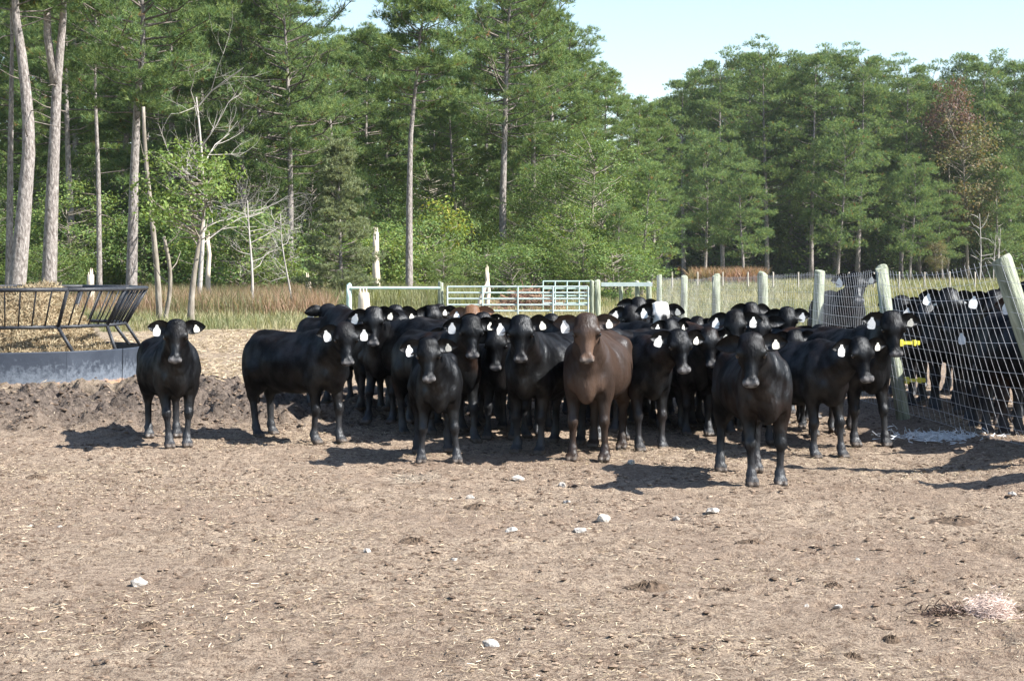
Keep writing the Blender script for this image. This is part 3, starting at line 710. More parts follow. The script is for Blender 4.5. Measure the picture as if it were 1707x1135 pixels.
COWS = [
 dict(px=297, py=747, h=19, S=0.97, face=4, label='lone black calf standing apart beside the hay feeder, facing out', legs=[(0.02, -0.035), (0.06, 0.03), (0.02, 0), (-0.02, 0)], fat=1.1),
 dict(px=549, py=741, h=44, S=1.0, face=16, hp=-62, label='black calf standing nearly side-on with its rump towards the hay feeder', legs=[(0.03, 0), (-0.05, 0), (-0.06, 0), (0.07, 0)], tags='AA', npi=22),
 dict(px=560, py=0, Y=20.6, h=208, S=1.02, face=190, npi=14, hp=-25, label='black calf turned away behind the side-on one, backs of its ears showing', cell=0.018, tags='-A'),
 dict(px=636, py=711, h=-24, S=1.0, face=2, label='black calf next to the side-on one, shiny muzzle, body angled back', legs=[(0.0, 0), (0.1, 0), (0, 0), (0.05, 0)]),
 dict(px=732, py=774, h=5, S=0.905, face=6, label='smallest black calf standing in front of the crowd with forelegs apart', legs=[(0.03, 0.05), (0.02, -0.05), (0.0, 0), (0.10, -0.04)], fat=0.95, npi=27, nyaw=-16),
 dict(px=770, py=737, h=30, S=1.0, face=6, label='black calf behind the smallest one, brownish back, white cracked nose', brown=0.6, legs=[(0.06, 0), (-0.04, 0), (0, 0), (0.05, 0)]),
 dict(px=880, py=757, h=-22, S=1.02, face=-2, label='stocky black calf standing directly beside the brown steer', fat=1.1, legs=[(0.02, 0), (-0.02, 0), (0.04, 0), (0, 0)]),
 dict(px=980, py=769, h=-12, S=1.045, face=0, label='dark brown steer with a paler face and brisket at the front of the crowd', kind='brown', name='brown_steer', legs=[(0.0, 0.02), (0.04, -0.01), (0.04, 0), (-0.08, 0)], fat=1.05, group=''),
 dict(px=1084, py=752, h=17, S=0.98, face=16, hp=-60, npi=20, label='black calf right of the brown steer, head lowered and turned aside', legs=[(0.02, 0), (0.04, 0), (-0.05, 0), (0, 0)], nyaw=14, brown=0.4),
 dict(px=1165, py=727, h=6, S=0.95, face=8, npi=20, label='black calf half hidden between low-headed calf and the foremost cow', brown=0.25),
 dict(px=1222, py=722, h=-4, S=1.01, face=-6, label='black calf with its forehead showing just behind the foremost cow', tags='AA'),
 dict(px=1276, py=812, h=3, S=1.0, face=-8, hp=-62, label='foremost black cow standing out in front of the herd, reddish flank', brown=0.38, fat=1.0, legs=[(-0.01, 0.0), (0.03, 0.01), (0.10, -0.03), (0.07, -0.05)], nyaw=-26, npi=26, tags='-B'),
 dict(px=1378, py=763, h=24, S=0.97, face=18, hp=-62, npi=17, label='black calf near the fence holding its head low, back glossy', legs=[(0.06, 0.02), (0.0, 0), (0.0, 0), (-0.06, 0)], nyaw=6),
 dict(px=1448, py=746, h=12, S=1.03, face=8, label='black calf standing right against the green fence post', legs=[(0.08, 0.02), (-0.02, 0), (0, 0), (0.03, 0)], nyaw=6),
 # second and third ranks
 dict(px=1099, py=0, Y=20.6, h=-14, S=1.04, face=3, npi=33, label='white-faced black calf among the rear rank', kind='baldy', name='white_faced_calf', group=''),
 dict(px=1036, py=0, Y=21.3, h=12, S=1.0, face=14, npi=34, label='black calf behind the brown steer, looking past the white-faced one', brown=0.1),
 dict(px=1058, py=0, Y=23.2, h=-8, S=1.03, face=10, label='black calf at the rear next to the white-faced one, poll showing', npi=36),
 dict(px=786, py=0, Y=22.2, h=5, S=1.0, face=0, label='tan-brown calf at the rear of the herd, only poll and tagged ears showing', kind='tan', name='tan_calf', group=''),
 dict(px=632, py=0, Y=21.4, h=40, S=1.0, face=30, label='black calf in the rear rank behind the shiny-muzzled one', npi=20, hp=-40),
 dict(px=664, py=0, Y=22.6, h=-20, S=0.99, face=10, npi=28, label='black calf in the rear rank beside the lone pine trunk', tags='AA'),
 dict(px=703, py=0, Y=23.4, h=10, S=0.99, face=30, npi=28, label='black calf at the back, between pine trunk and tan-brown calf'),
 dict(px=744, py=0, Y=24.6, h=-30, S=0.98, face=0, npi=26, label='black calf at the back close to the tan-brown calf', tags='AA'),
 dict(px=846, py=0, Y=20.8, h=78, S=1.0, face=110, npi=-14, hp=-60, label='black calf standing broadside behind the stocky one, head down'),
 dict(px=936, py=0, Y=18.9, h=20, S=0.97, face=-10, npi=26, label='black calf wedged between stocky calf and brown steer, one white tag out', tags='AA'),
 dict(px=905, py=0, Y=22.8, h=-60, S=0.96, face=-80, npi=5, hp=-50, label='black calf crosswise in the rear rank in front of the tube gate'),
 dict(px=1232, py=0, Y=22.6, h=6, S=1.0, face=20, npi=34, label='black calf in the rear rank with raised ears before the round posts'),
 dict(px=1302, py=0, Y=21.0, h=-4, S=1.0, face=4, label='black calf behind the foremost cow, both white tags showing', tags='AA'),
 dict(px=1320, py=0, Y=19.0, h=-12, S=0.88, face=0, npi=24, label='black calf low behind the foremost cow, face between two backs', tags='--'),
 dict(px=1160, py=0, Y=19.6, h=38, S=1.0, face=50, npi=0, hp=-55, label='reddish-black calf with its back showing beside the white-faced one', brown=0.9),
 dict(px=1262, py=0, Y=17.4, h=14, S=0.97, face=-20, npi=10, label='black calf hidden behind the foremost cow, back only'),
 dict(px=1408, py=0, Y=18.6, h=24, S=0.98, face=10, npi=16, label='brown-tinged black calf behind the two calves nearest the green post', brown=0.8),
 dict(px=705, py=0, Y=18.9, h=34, S=1.0, face=40, npi=4, label='black calf tucked behind the smallest one, flank showing'),
 dict(px=1010, py=0, Y=18.6, h=-30, S=0.97, face=-20, npi=8, label='black calf tucked behind the brown steer'),
]
COWS += [
 dict(px=825, py=0, Y=19.3, h=60, S=0.98, face=70, npi=0, label='black calf crosswise in shade behind the stocky calf'),
 dict(px=960, py=0, Y=20.4, h=-50, S=0.98, face=-60, npi=0, label='black calf crosswise behind the brown steer and the wedged calf'),
 dict(px=1205, py=0, Y=20.2, h=60, S=0.97, face=60, npi=0, label='black calf crosswise behind the half-hidden calf'),
 dict(px=1120, py=0, Y=18.7, h=50, S=0.96, face=50, npi=-5, label='black calf in shade right behind the low-headed calf'),
 dict(px=655, py=0, Y=20.4, h=70, S=0.98, face=80, npi=0, label='black calf crosswise behind the shiny-muzzled calf'),
 dict(px=890, py=0, Y=18.2, h=40, S=0.94, face=40, npi=-8, label='black calf in deep shade behind the stocky calf'),
]
for i, (px_, Y_, h_, lab) in enumerate(((742, 18.3, 14, 'black calf filling the gap behind the smallest calf'), (835, 18.0, -8, 'black calf between the white-nosed calf and the stocky calf'), (800, 20.6, -15, 'black calf two rows behind the stocky calf'),
        (925, 20.9, 12, 'black calf two rows behind the brown steer'), (1000, 19.9, -10, 'black calf just in front of the white-faced rank'), (1075, 19.7, 25, 'black calf close in front of the white-faced one'),
        (1180, 21.6, -12, 'black calf beside the reddish-black one in the rear'), (1255, 19.4, 5, 'black calf two rows behind the foremost cow'), (690, 21.3, -35, 'black calf in the rear rank by the pine trunk'), (1352, 20.2, 28, 'black calf in the rear near the straight round posts'))):
    COWS.append(dict(px=px_, py=0, Y=Y_, h=h_, S=0.95 + 0.03 * (i % 3), face=h_ * 0.5 + (i % 3 - 1) * 25, npi=10 + 6 * (i % 4), label=lab, fat=1.0 + 0.05 * (i % 2), cell=0.02, tags=['A-', '-A', 'AB'][i % 3]))
P2 = 'black cattle behind the wire fence'
COWS += [
 dict(px=0, py=0, Y=21.3, h=-6, S=1.12, face=-10, npi=14, label='black cow behind the wire right beside the green post', group=P2, x=4.86, name='black_cow', tags='A-'),
 dict(px=0, py=0, Y=24.0, h=-30, S=1.15, face=-20, npi=18, label='black cow behind the wire, next to the tall one', group=P2, x=5.3, name='black_cow', tags='A-'),
 dict(px=0, py=0, Y=20.6, h=-30, S=1.24, face=0, npi=34, label='black cow in the third row behind the wire, ears above the others', group=P2, x=6.0, name='black_cow', tags='AA'),
 dict(px=0, py=0, Y=23.8, h=-80, S=1.2, face=-60, npi=10, label='black cow crosswise behind the wire, far from the leaning post', group=P2, x=5.9, name='black_cow'),
 dict(px=0, py=0, Y=15.2, h=-25, S=1.08, face=-20, npi=18, label='black cow behind the wire close past the leaning post', group=P2, x=5.0, name='black_cow'),
 dict(px=0, py=0, Y=22.3, h=-62, S=1.08, face=-50, npi=8, label='black cow broadside behind the wire, beyond the yellow insulators', group=P2, x=4.95, name='black_cow'),
 dict(px=0, py=0, Y=19.8, h=-40, S=1.24, face=-10, npi=32, label='black cow in the second row behind the wire, between two tagged heads', group=P2, x=5.75, name='black_cow'),
 dict(px=0, py=0, Y=17.4, h=-60, S=1.24, face=-10, npi=30, label='black cow in the second row behind the wire by the leaning post', group=P2, x=5.75, name='black_cow'),
 dict(px=0, py=0, Y=18.4, h=-35, S=1.06, face=-20, npi=2, label='black cow behind the wire with its head held low', group=P2, x=4.90, name='black_cow'),
 dict(px=1430, py=0, Y=25.6, h=2, S=1.24, face=0, hp=-45, npi=38, label='tall black cow behind the wire, ears out above a white chest tag', group=P2, x=4.78, name='black_cow', nyaw=0),
 dict(px=1560, py=0, Y=20.6, h=-24, S=1.2, face=-8, npi=24, label='black cow behind the wire next to the yellow insulators', group=P2, x=5.0, name='black_cow', tags='AA'),
 dict(px=1612, py=0, Y=19.0, h=-10, S=1.2, face=0, npi=22, label='black cow behind the wire with two white tags, second along from the insulators', group=P2, x=5.0, name='black_cow', tags='AA'),
 dict(px=1660, py=0, Y=17.6, h=-14, S=1.18, face=-4, npi=24, label='reddish-brown tinged cow behind the wire by the leaning post', group=P2, x=4.98, name='black_cow', kind='darkbrown', brown=0.9),
 dict(px=1705, py=0, Y=16.4, h=8, S=1.16, face=-4, npi=22, label='black cow behind the wire under the leaning post', group=P2, x=4.98, name='black_cow', tags='AA'),
 dict(px=1660, py=0, Y=21.6, h=-30, S=1.24, face=-60, npi=15, label='black cow in the second row behind the wire, back only', group=P2, x=5.75, name='black_cow'),
 dict(px=1500, py=0, Y=23.6, h=-50, S=1.08, face=-70, npi=0, label='black cow behind the wire between the two straight posts', group=P2, x=5.15, name='black_cow'),
 dict(px=1800, py=0, Y=13.9, h=-70, S=1.06, face=-60, npi=20, label='black cow behind the wire past the leaning post', group=P2, x=4.95, name='black_cow'),
]
for k in COWS:
    k = dict(k)
    if k.get('Y') and 'cell' not in k: k['cell'] = 0.018
    if k.get('group') == '': k['group'] = None
    cow(**k)

# ------------------------------------------------------------------ fences and gate
def post_mesh(hgt, r, seed, below=0.25):
    r_ = np.random.default_rng(seed); z = np.array([-below, 0.0, hgt * 0.3, hgt * 0.65, hgt - 0.015, hgt])
    mb = MB(); P = np.stack([r_.normal(0, 0.006, 6), r_.normal(0, 0.006, 6), z], -1)
    mb.tube(P, np.array([1.06, 1.05, 1.02, 0.98, 0.97, 0.90]) * r, 14); return mb.mesh('post', M['post'], True)
fence_a = thing('wire_fence', 'woven wire fence on round green-tinged posts running back from the herd', 'fence', (4.4, 19.3, 0))
fposts = [(4.60, 14.75, 1.70, -0.60, 0.088), (4.21, 19.3, 1.62, -0.26, 0.072), (4.25, 25.2, 1.64, 0.06, 0.078), (4.46, 32.0, 1.57, 0.0, 0.095), (4.42, 39.0, 1.50, 0.0, 0.09), (4.40, 46.0, 1.43, 0.0, 0.09), (4.42, 54.0, 1.42, 0.0, 0.08)]
fposts = [(5.0, 10.6, 1.66, 0.05, 0.075)] + fposts
def ptop(p, t): return np.array([p[0] + p[3] * t / p[2] * 1.0, p[1], gzs(p[0], p[1]) + t])
for i, p in enumerate(fposts):
    o = link('post', post_mesh(p[2] / math.cos(math.atan(p[3] / p[2])), p[4], i), fence_a, (p[0] - 4.4, p[1] - 19.3, gzs(p[0], p[1])))
    o.rotation_euler = (0, math.atan2(p[3], p[2]), i)
    o.rotation_euler = (Matrix.Rotation(math.atan2(p[3], p[2]), 3, 'Y')).to_euler()
nh = 13
for i in range(len(fposts) - 1):
    a, b_ = fposts[i], fposts[i + 1]; mb = MB(); L = math.hypot(a[0] - b_[0], a[1] - b_[1]); wr = 0.0014 if a[1] < 18 else 0.0014
    r_ = np.random.default_rng(i + 50); hs = np.linspace(0.06, 0.97, nh)
    sag = r_.uniform(0.01, 0.05)
    def wp(t, hh):
        pa = ptop(a, a[2] * hh); pb = ptop(b_, b_[2] * hh); p = pa * (1 - t) + pb * t
        p[2] -= sag * 4 * t * (1 - t) * (0.3 + hh); p[0] += 0.05 * math.sin(t * 9 + hh * 4 + i) * t * (1 - t) * 4 * 0.6 - 0.085; return p - (4.4, 19.3, 0)
    for hh in hs: mb.tube([wp(t, hh) for t in np.linspace(0, 1, 14)], wr, 4, False)
    nv = int(L / 0.165)
    for k in range(1, nv):
        t = k / nv + r_.normal(0, 0.0012); mb.tube([wp(t + 0.002 * math.sin(h2 * 9 + k), h2) for h2 in hs[::2].tolist() + [0.985 + 0.01 * r_.random()]], wr * 0.9, 4, False)
    link('wire_mesh', mb.mesh('wire_mesh', M['wire']), fence_a)
for (hh) in (0.27, 0.53):
    p = fposts[2]; q_ = ptop(p, hh * p[2] * 0.95) - (4.4, 19.3, 0); mb = MB()
    mb.box((0.11, 0, 0), (0.22, 0.03, 0.035)); mb.tube([(0.16, 0, -0.03), (0.16, 0, 0.03)], 0.022, 8); mb.tube([(0.20, 0, -0.022), (0.20, 0, 0.022)], 0.018, 8); mb.box((0.02, 0, 0), (0.04, 0.07, 0.07))
    link('insulator', mb.mesh('insulator', M['yellow']), fence_a, q_ + (0.06, -0.08, 0))

DB = 54.5
pg = thing('post_and_rail', 'pale green post and rail panel left of the tube gate', 'fence', (xat(582, DB), DB, 0))
for px, hh in ((582, 1.12), (735, 1.20)):
    me = post_mesh(hh, 0.085, int(px)); me.materials[0] = M['rail'] if px < 600 else M['post']; link('post', me, pg, (xat(px, DB) - xat(582, DB), 0, 0))
mb = MB(); mb.tube([(0.05, -0.05, 1.02), (xat(735, DB) - xat(582, DB), -0.05, 1.02)], 0.045, 10); link('rail', mb.mesh('rail', M['rail']), pg)
def tube_gate(name, label, x0, x1, Yd, hgt, bars, ups, m):
    g = thing(name, label, 'gate', (x0, Yd, 0)); w = x1 - x0
    for i, z in enumerate(np.linspace(0.15, hgt, bars)):
        mb = MB(); mb.tube([(0, 0, z), (w, 0, z)], 0.026, 8); link('bar', mb.mesh('bar', m), g)
    for x in np.linspace(0, w, ups):
        mb = MB(); mb.tube([(x, -0.03, 0.15), (x, -0.03, hgt + 0.01)], 0.026, 8); link('upright', mb.mesh('upright', m), g)
    return g
tube_gate('tube_gate', 'closed white tubular metal gate at the back of the pen', xat(746, DB), xat(980, DB), DB - 0.1, 1.06, 6, 5, M['gate'])
tube_gate('tube_gate', 'second pale metal gate panel standing behind the closed tube gate', xat(905, 62), xat(985, 62), 62, 1.15, 5, 5, M['rail'])
hb_ = thing('post_corral', 'short row of round posts with a white top rail beside the gate', 'fence', (xat(1000, DB), DB, 0))
for px, hh, r0 in ((987, 1.24, 0.07), (996, 1.24, 0.09), (1036, 1.16, 0.06), (1063, 1.2, 0.075), (1083, 1.17, 0.085)):
    me = post_mesh(hh, r0, int(px)); link('post', me, hb_, (xat(px, DB) - xat(1000, DB), random.uniform(0.25, 0.5) if px > 1000 else 0, 0))
mb = MB(); mb.box((xat(1045, DB) - xat(1000, DB), 0.12, 1.13), (xat(1088, DB) - xat(1003, DB), 0.05, 0.12)); link('top_rail', mb.mesh('top_rail', M['gate']), hb_)
# distant paddock fence across the right field
hf_ = thing('paddock_fence', 'far thin paddock fence across the field below the right-hand wood', 'fence', (xat(1400, 120), 120, 0))
for px in range(1120, 1780, 42):
    me = post_mesh(1.2, 0.06, px); me.materials[0] = M['postgrey']; link('post', me, hf_, (xat(px, 120) - xat(1400, 120), 0, 0))

# ------------------------------------------------------------------ hay feeder and bale
FX, FY = xat(8, 27.3), 27.3
fz = gzs(FX, FY)
fd = thing('hay_feeder', 'dark steel ring hay feeder with slanted bars and sheet skirt', 'hay feeder', (FX, FY, fz), math.radians(0))
NS = 12; a0 = math.radians(-90 + 10)
def rp(k, R, z): a = a0 + k * 2 * math.pi / NS; return np.array([R * math.cos(a), R * math.sin(a), z])
RB, RM, RT, ZP, ZM, ZT = 2.05, 1.80, 2.12, 0.50, 0.84, 1.38
for k in range(NS):
    a, b_ = rp(k, RB, 0), rp(k + 1, RB, 0); mb = MB(); n_ = nrm((a + b_) / 2); t_ = nrm(b_ - a)
    Vp = []
    for dz in (-0.06, 0.02, ZP - 0.02, ZP):
        for u in np.linspace(0.0, 1, 7):
            off = 0.018 if dz in (ZP - 0.02, ZP) else 0.0
            w_ = rp(k + u, RB, 0); Vp.append(w_ + nrm(w_) * (off + 0.008 * math.sin(u * 9 + k)) + np.array([0, 0, dz]))
    Vp = np.array(Vp); Vp = np.vstack([Vp, Vp - n_ * 0.012]); qs = []
    for i in range(3):
        for j in range(6):
            o_ = i * 7 + j; qs += [(o_, o_ + 1, o_ + 8, o_ + 7), (28 + o_ + 7, 28 + o_ + 8, 28 + o_ + 1, 28 + o_)]
    for j in range(6): qs.append((21 + j, 22 + j, 50 + j, 49 + j))
    mb.add(Vp, qs); link('skirt_panel', mb.mesh('skirt_panel', M['panel'], True), fd)
    mb = MB(); mb.tube([rp(k, RM, ZM), rp(k + 1, RM, ZM)], 0.026, 8); link('waist_rail', mb.mesh('waist_rail', M['bar'], True), fd)
    mb = MB(); mb.tube([rp(k, RT, ZT), rp(k + 1, RT, ZT)], 0.030, 8); link('top_rail', mb.mesh('top_rail', M['bar'], True), fd)
    mb = MB(); mb.tube([rp(k, RM, ZM), rp(k, RT, ZT)], 0.028, 8); link('upright', mb.mesh('upright', M['bar'], True), fd)
    mb = MB(); mb.tube([rp(k, RM, ZM), rp(k + 0.12 * (1 if k % 2 else -1), RB - 0.02, ZP - 0.03)], 0.026, 8); link('strut', mb.mesh('strut', M['bar'], True), fd)
    for j in range(1, 5):
        f_ = j / 5; p0 = rp(k, RM, ZM) * (1 - f_) + rp(k + 1, RM, ZM) * f_; p1 = rp(k, RT, ZT) * (1 - f_) + rp(k + 1, RT, ZT) * f_
        mb = MB(); mb.tube([p0, p1], 0.012, 6); link('bar', mb.mesh('bar', M['bar'], True), fd)
def hay_fuzz(surf, n, L, cols, wd=0.006):
    """surf(n)->(points, outward normals)"""
    P, Nn = surf(n); d = nrm(nrm(rng.normal(0, 1, (n, 3))) + Nn * 0.25); ln = rng.uniform(0.4, 1.2, n) * L
    w = nrm(np.cross(d, Nn + 0.01)) * wd; P = P + Nn * rng.uniform(-0.02, 0.05, n)[:, None]
    A = P - d * ln[:, None] / 2; B = P + d * ln[:, None] / 2; Mi = P + rng.normal(0, 0.25, (n, 3)) * ln[:, None] * 0.5
    V = np.stack([A - w, A + w, Mi + w, Mi - w, B + w, B - w], 1).reshape(-1, 3); i = np.arange(n) * 6
    q = np.vstack([np.stack([i, i + 1, i + 2, i + 3], -1), np.stack([i + 3, i + 2, i + 4, i + 5], -1)])
    cols = np.asarray(cols); c = cols[rng.integers(0, len(cols), n)] * rng.uniform(0.7, 1.2, (n, 1))
    return V, q, np.repeat(c, 6, 0)
HAYC = [(0.31, 0.25, 0.155), (0.39, 0.325, 0.215), (0.23, 0.17, 0.10), (0.29, 0.24, 0.155), (0.15, 0.105, 0.06)]
hay = thing('hay_bale', 'torn round bale of golden hay filling the ring feeder', 'hay bale', (FX, FY, fz))
def mound(n=None, u=None, v=None):
    if n is not None: u = np.sqrt(rng.random(n)); v = rng.random(n) * 2 * math.pi
    R = 1.62; x = u * R * np.cos(v); y = u * R * np.sin(v)
    def H(x, y):
        rr = np.sqrt(x * x + y * y) / R
        return 0.42 + 0.92 * (1 - sstep(0.45, 0.98, rr + 0.20 * (fbm(x * 1.5 + 3, y * 1.5, 8, 3) - 0.5))) * (0.85 + 0.3 * fbm(x * 1.2, y * 1.2, 2, 2)) + 0.14 * (fbm(x * 4, y * 4, 3, 3) - 0.5)
    z = H(x, y); e_ = 0.02
    Nn = nrm(np.stack([-(H(x + e_, y) - z) / e_, -(H(x, y + e_) - z) / e_, np.ones_like(z)], -1))
    return np.stack([x, y, z], -1), Nn
uu, vv_ = np.meshgrid(np.linspace(0.001, 1, 40), np.linspace(0, 2 * math.pi, 90)); Pm, _ = mound(None, uu.ravel(), vv_.ravel())
Vg = np.vstack([Pm]); nn = 40; ii = (np.arange(89)[:, None] * nn + np.arange(nn - 1)[None]).ravel()
core = np.vstack([Vg])
rim = Pm.reshape(90, 40, 3)[:, -1].copy(); rim[:, 2] = 0.0; core = np.vstack([core, rim])
qc = np.stack([ii, ii + 1, ii + nn + 1, ii + nn], -1); jj = np.arange(89)
qc = np.vstack([qc, np.stack([jj * nn + nn - 1, 3600 + jj, 3600 + jj + 1, (jj + 1) * nn + nn - 1], -1)])
link('hay_core', mesh('hay_core', core, [qc], [M['straw']], True, None, np.tile((0.24, 0.175, 0.10), (len(core), 1))), hay)
Vh, qh, ch = hay_fuzz(lambda n: mound(n), 42000, 0.17, HAYC, 0.004)
tag(link('loose_stems', mesh('loose_stems', Vh, [qh], [M['straw']], False, None, ch), hay), None, None, None, 'stuff')

# ------------------------------------------------------------------ vegetation kinds
NEED = np.array([(0.140, 0.195, 0.078), (0.178, 0.226, 0.092), (0.115, 0.170, 0.076), (0.205, 0.240, 0.100), (0.092, 0.148, 0.072)])
def needles(P, D, K, L, wd, cols, r, brown=0.012, spread=0.85):
    n = len(P); d = nrm(np.repeat(D, K, 0) * (1 - spread * 0.35) + r.normal(0, 1, (n * K, 3)) * spread * 0.62)
    b0 = np.repeat(P, K, 0) - np.repeat(D, K, 0) * (r.random((n * K, 1)) * L * 0.55); ln = r.uniform(0.6, 1.1, (n * K, 1)) * L
    w = nrm(np.cross(d, r.normal(0, 1, (n * K, 3)))) * wd
    V = np.stack([b0 - w, b0 + w, b0 + d * ln], 1).reshape(-1, 3)
    t = np.arange(n * K * 3).reshape(-1, 3)
    c = cols[r.integers(0, len(cols), n)] * r.uniform(0.75, 1.25, (n, 1))
    bm_ = r.random(n) < brown; c[bm_] = np.array((0.23, 0.13, 0.06)) * r.uniform(0.7, 1.2, (bm_.sum(), 1))
    return V, t, np.repeat(c, K * 3, 0)
NEED = NEED * (0.94, 1.04, 0.95)
def trunk_path(H, r, bend=0.25, n=12):
    z = np.linspace(0, H, n); a, b_ = r.uniform(0, 6.28, 2)
    return np.stack([bend * np.sin(z / H * 3.1 + a) - bend * math.sin(a), bend * np.sin(z / H * 2.3 + b_) - bend * math.sin(b_), z], -1)
def interp(P, t): 
    s = t * (len(P) - 1); i = min(int(s), len(P) - 2); f = s - i; return P[i] * (1 - f) + P[i + 1] * f

def pine_kind(seed, H=17, cb=0.45, R=3.0, r0=0.20, nb=50, puffs=4, tp=36, K=10, L=0.24, wd=0.012, cols=NEED, path=None, shape='round', bend=0.25, stubs=8, brown=0.012, pr=0.60):
    r = np.random.default_rng(seed); P = trunk_path(H, r, bend) if path is None else np.asarray(path, float)
    H = P[-1][2]
    tr = MB(); m_ = len(P); rad = r0 * (1 - 0.86 * (np.linspace(0, 1, m_) ** 1.15)); rad[0] *= 1.25
    Pb = P.copy(); Pb[0, 2] -= 0.3
    tr.tube(Pb, rad, 10)
    br = MB(); TP, TD = [], []
    for i in range(stubs):                                         # dead stubs below the crown
        t = r.uniform(min(0.25, cb * 0.6), cb); p = interp(P, t); a = r.uniform(0, 6.28); ln = r.uniform(0.3, 1.3)
        d = np.array([math.cos(a), math.sin(a), r.uniform(-0.2, 0.5)]); br.tube([p, p + d * ln * 0.5, p + d * ln + (0, 0, r.normal(0, 0.1))], [0.025, 0.018, 0.006], 4, False)
    ga = 2.399; a = r.uniform(0, 6.28)
    for i in range(nb):
        u = (i + r.random()) / nb; t = cb + (0.985 - cb) * u; p = interp(P, t); a += ga + r.normal(0, 0.5)
        if shape == 'round': prof = (math.sin(math.pi * min(1, (0.18 + 0.80 * u))) ** 0.7)
        elif shape == 'cone': prof = (1 - 0.9 * u) ** 0.8
        else: prof = 0.55 + 0.45 * math.sin(math.pi * min(1, 0.35 + 0.6 * u))
        ln = R * prof * r.uniform(0.55, 1.12); el = r.uniform(-0.05, 0.30) + 0.75 * u ** 2
        d = np.array([math.cos(a) * math.cos(el), math.sin(a) * math.cos(el), math.sin(el)]); sidev = np.array([-math.sin(a), math.cos(a), 0])
        bend_ = r.normal(0, 0.12); q0 = p; q1 = p + d * ln * 0.5 + sidev * bend_ * ln + (0, 0, -0.04 * ln); q2 = p + d * ln + (0, 0, 0.10 * ln)
        rb = 0.012 + 0.011 * ln; br.tube([q0, q1, q2], [rb, rb * 0.7, rb * 0.25], 5, False)
        for k in range(puffs):
            f = 1.0 if k == 0 else r.uniform(0.35, 1.0)
            c0 = (q1 + (q2 - q1) * (f - 0.5) * 2 if f > 0.5 else q0 + (q1 - q0) * f * 2)
            sd = nrm(d * 0.6 + sidev * (r.choice([-1, 1]) * r.uniform(0.4, 1.0)) + (0, 0, r.uniform(0.0, 0.5)))
            c1 = c0 + sd * (0 if k == 0 else r.uniform(0.25, 0.28 * R))
            if k: br.tube([c0, (c0 + c1) / 2 + (0, 0, -0.03), c1], [rb * 0.45, rb * 0.35, rb * 0.15], 3, False)
            g = nrm(r.normal(0, 1, (tp, 3))); g[:, 2] = np.where(g[:, 2] < -0.25, -g[:, 2], g[:, 2]); g = g * r.uniform(0.45, 1.0, (tp, 1)) * (pr, pr, pr * 0.62) * r.uniform(0.75, 1.2)
            TP.append(c1 + g); TD.append(nrm(nrm(g) * 0.9 + sd * 0.25 + (0, 0, 0.45)))
    V, t, c = needles(np.vstack(TP), np.vstack(TD), K, L, wd, cols, r, brown)
    return [('trunk', tr.mesh('pine_trunk', M['bark'], True)), ('branches', br.mesh('pine_branches', M['twig'], True)), ('crown', mesh('pine_crown', V, [t], [M['needle']], False, None, c))], H

LEAFG = np.array([(0.115, 0.172, 0.056), (0.145, 0.202, 0.066), (0.092, 0.148, 0.054), (0.190, 0.222, 0.076)])
LEAFG = LEAFG * (0.95, 1.05, 0.98)
def leaves(P, Nn, s, cols, r, mixp=None):
    n = len(P); nn_ = nrm(Nn + r.normal(0, 0.65, (n, 3))); a = nrm(np.cross(nn_, r.normal(0, 1, (n, 3)))); b_ = np.cross(nn_, a)
    s = s * r.uniform(0.6, 1.25, (n, 1))
    V = np.stack([P - a * s, P + b_ * s * 0.5 + nn_ * s * 0.12, P + a * s, P - b_ * s * 0.5 + nn_ * s * 0.12], 1).reshape(-1, 3)
    q = np.arange(n * 4).reshape(-1, 4); c = cols[r.choice(len(cols), n, p=mixp)] * r.uniform(0.75, 1.25, (n, 1))
    return V, q, np.repeat(c, 4, 0)
def broad_kind(seed, H=9, R=3.2, cb=0.22, r0=0.14, clumps=70, lpc=110, ls=0.085, cr=0.55, cols=LEAFG, mixp=None, low=True, shape=1.0, bark='bark2', forks=1):
    r = np.random.default_rng(seed); tr = MB(); br = MB()
    P = trunk_path(H * 0.8, r, 0.18); rad = r0 * (1 - 0.85 * np.linspace(0, 1, len(P))); rad[0] *= 1.3; Pb = P.copy(); Pb[0, 2] -= 0.2; tr.tube(Pb, rad, 8)
    LP, LN = [], []; zc = H * (cb + 1) / 2; hz = H * (1 - cb) / 2
    for i in range(clumps):
        while True:
            v = r.normal(0, 1, 3); v = v / np.linalg.norm(v)
            if low or v[2] > -0.5: break
        k = r.uniform(0.45, 1.0) ** 0.6; wob = 0.72 + 0.5 * fbm(np.array([v[0] * 1.6 + 5]), np.array([v[1] * 1.6 + v[2] * 2.1]), seed, 3)[0]
        taper = 1 - (shape - 1) * 0.5 * (v[2] + 0.2) if shape > 1 else 1
        c = np.array([v[0] * R * k * wob * taper, v[1] * R * k * wob * taper, zc + v[2] * hz * k * min(1.05, wob + .12)])
        t0 = np.clip((c[2] - 0.45 * np.hypot(c[0], c[1])) / (H * 0.8), cb * 0.7, 0.97); p = interp(P, t0)
        mid = (p + c) / 2 + (0, 0, -0.08) + r.normal(0, 0.12, 3); rb = 0.012 + 0.010 * np.linalg.norm(c - p)
        br.tube([p, mid, c], [rb, rb * 0.6, rb * 0.2], 4, False)
        g = r.normal(0, 1, (lpc, 3)) * (cr, cr, cr * 0.6) * 0.62; LP.append(c + g); LN.append(nrm(v * 0.5 + nrm(g) * 0.4 + (0, 0, 0.55)))
    P_ = np.vstack(LP); P_[:, 2] = np.maximum(P_[:, 2], 0.03)
    V, q, c = leaves(P_, np.vstack(LN), ls, np.asarray(cols), r, mixp)
    return [('trunk', tr.mesh('trunk', M[bark], True)), ('branches', br.mesh('branches', M[bark], True)), ('crown', mesh('crown', V, [q], [M['leaf']], False, None, c))], H
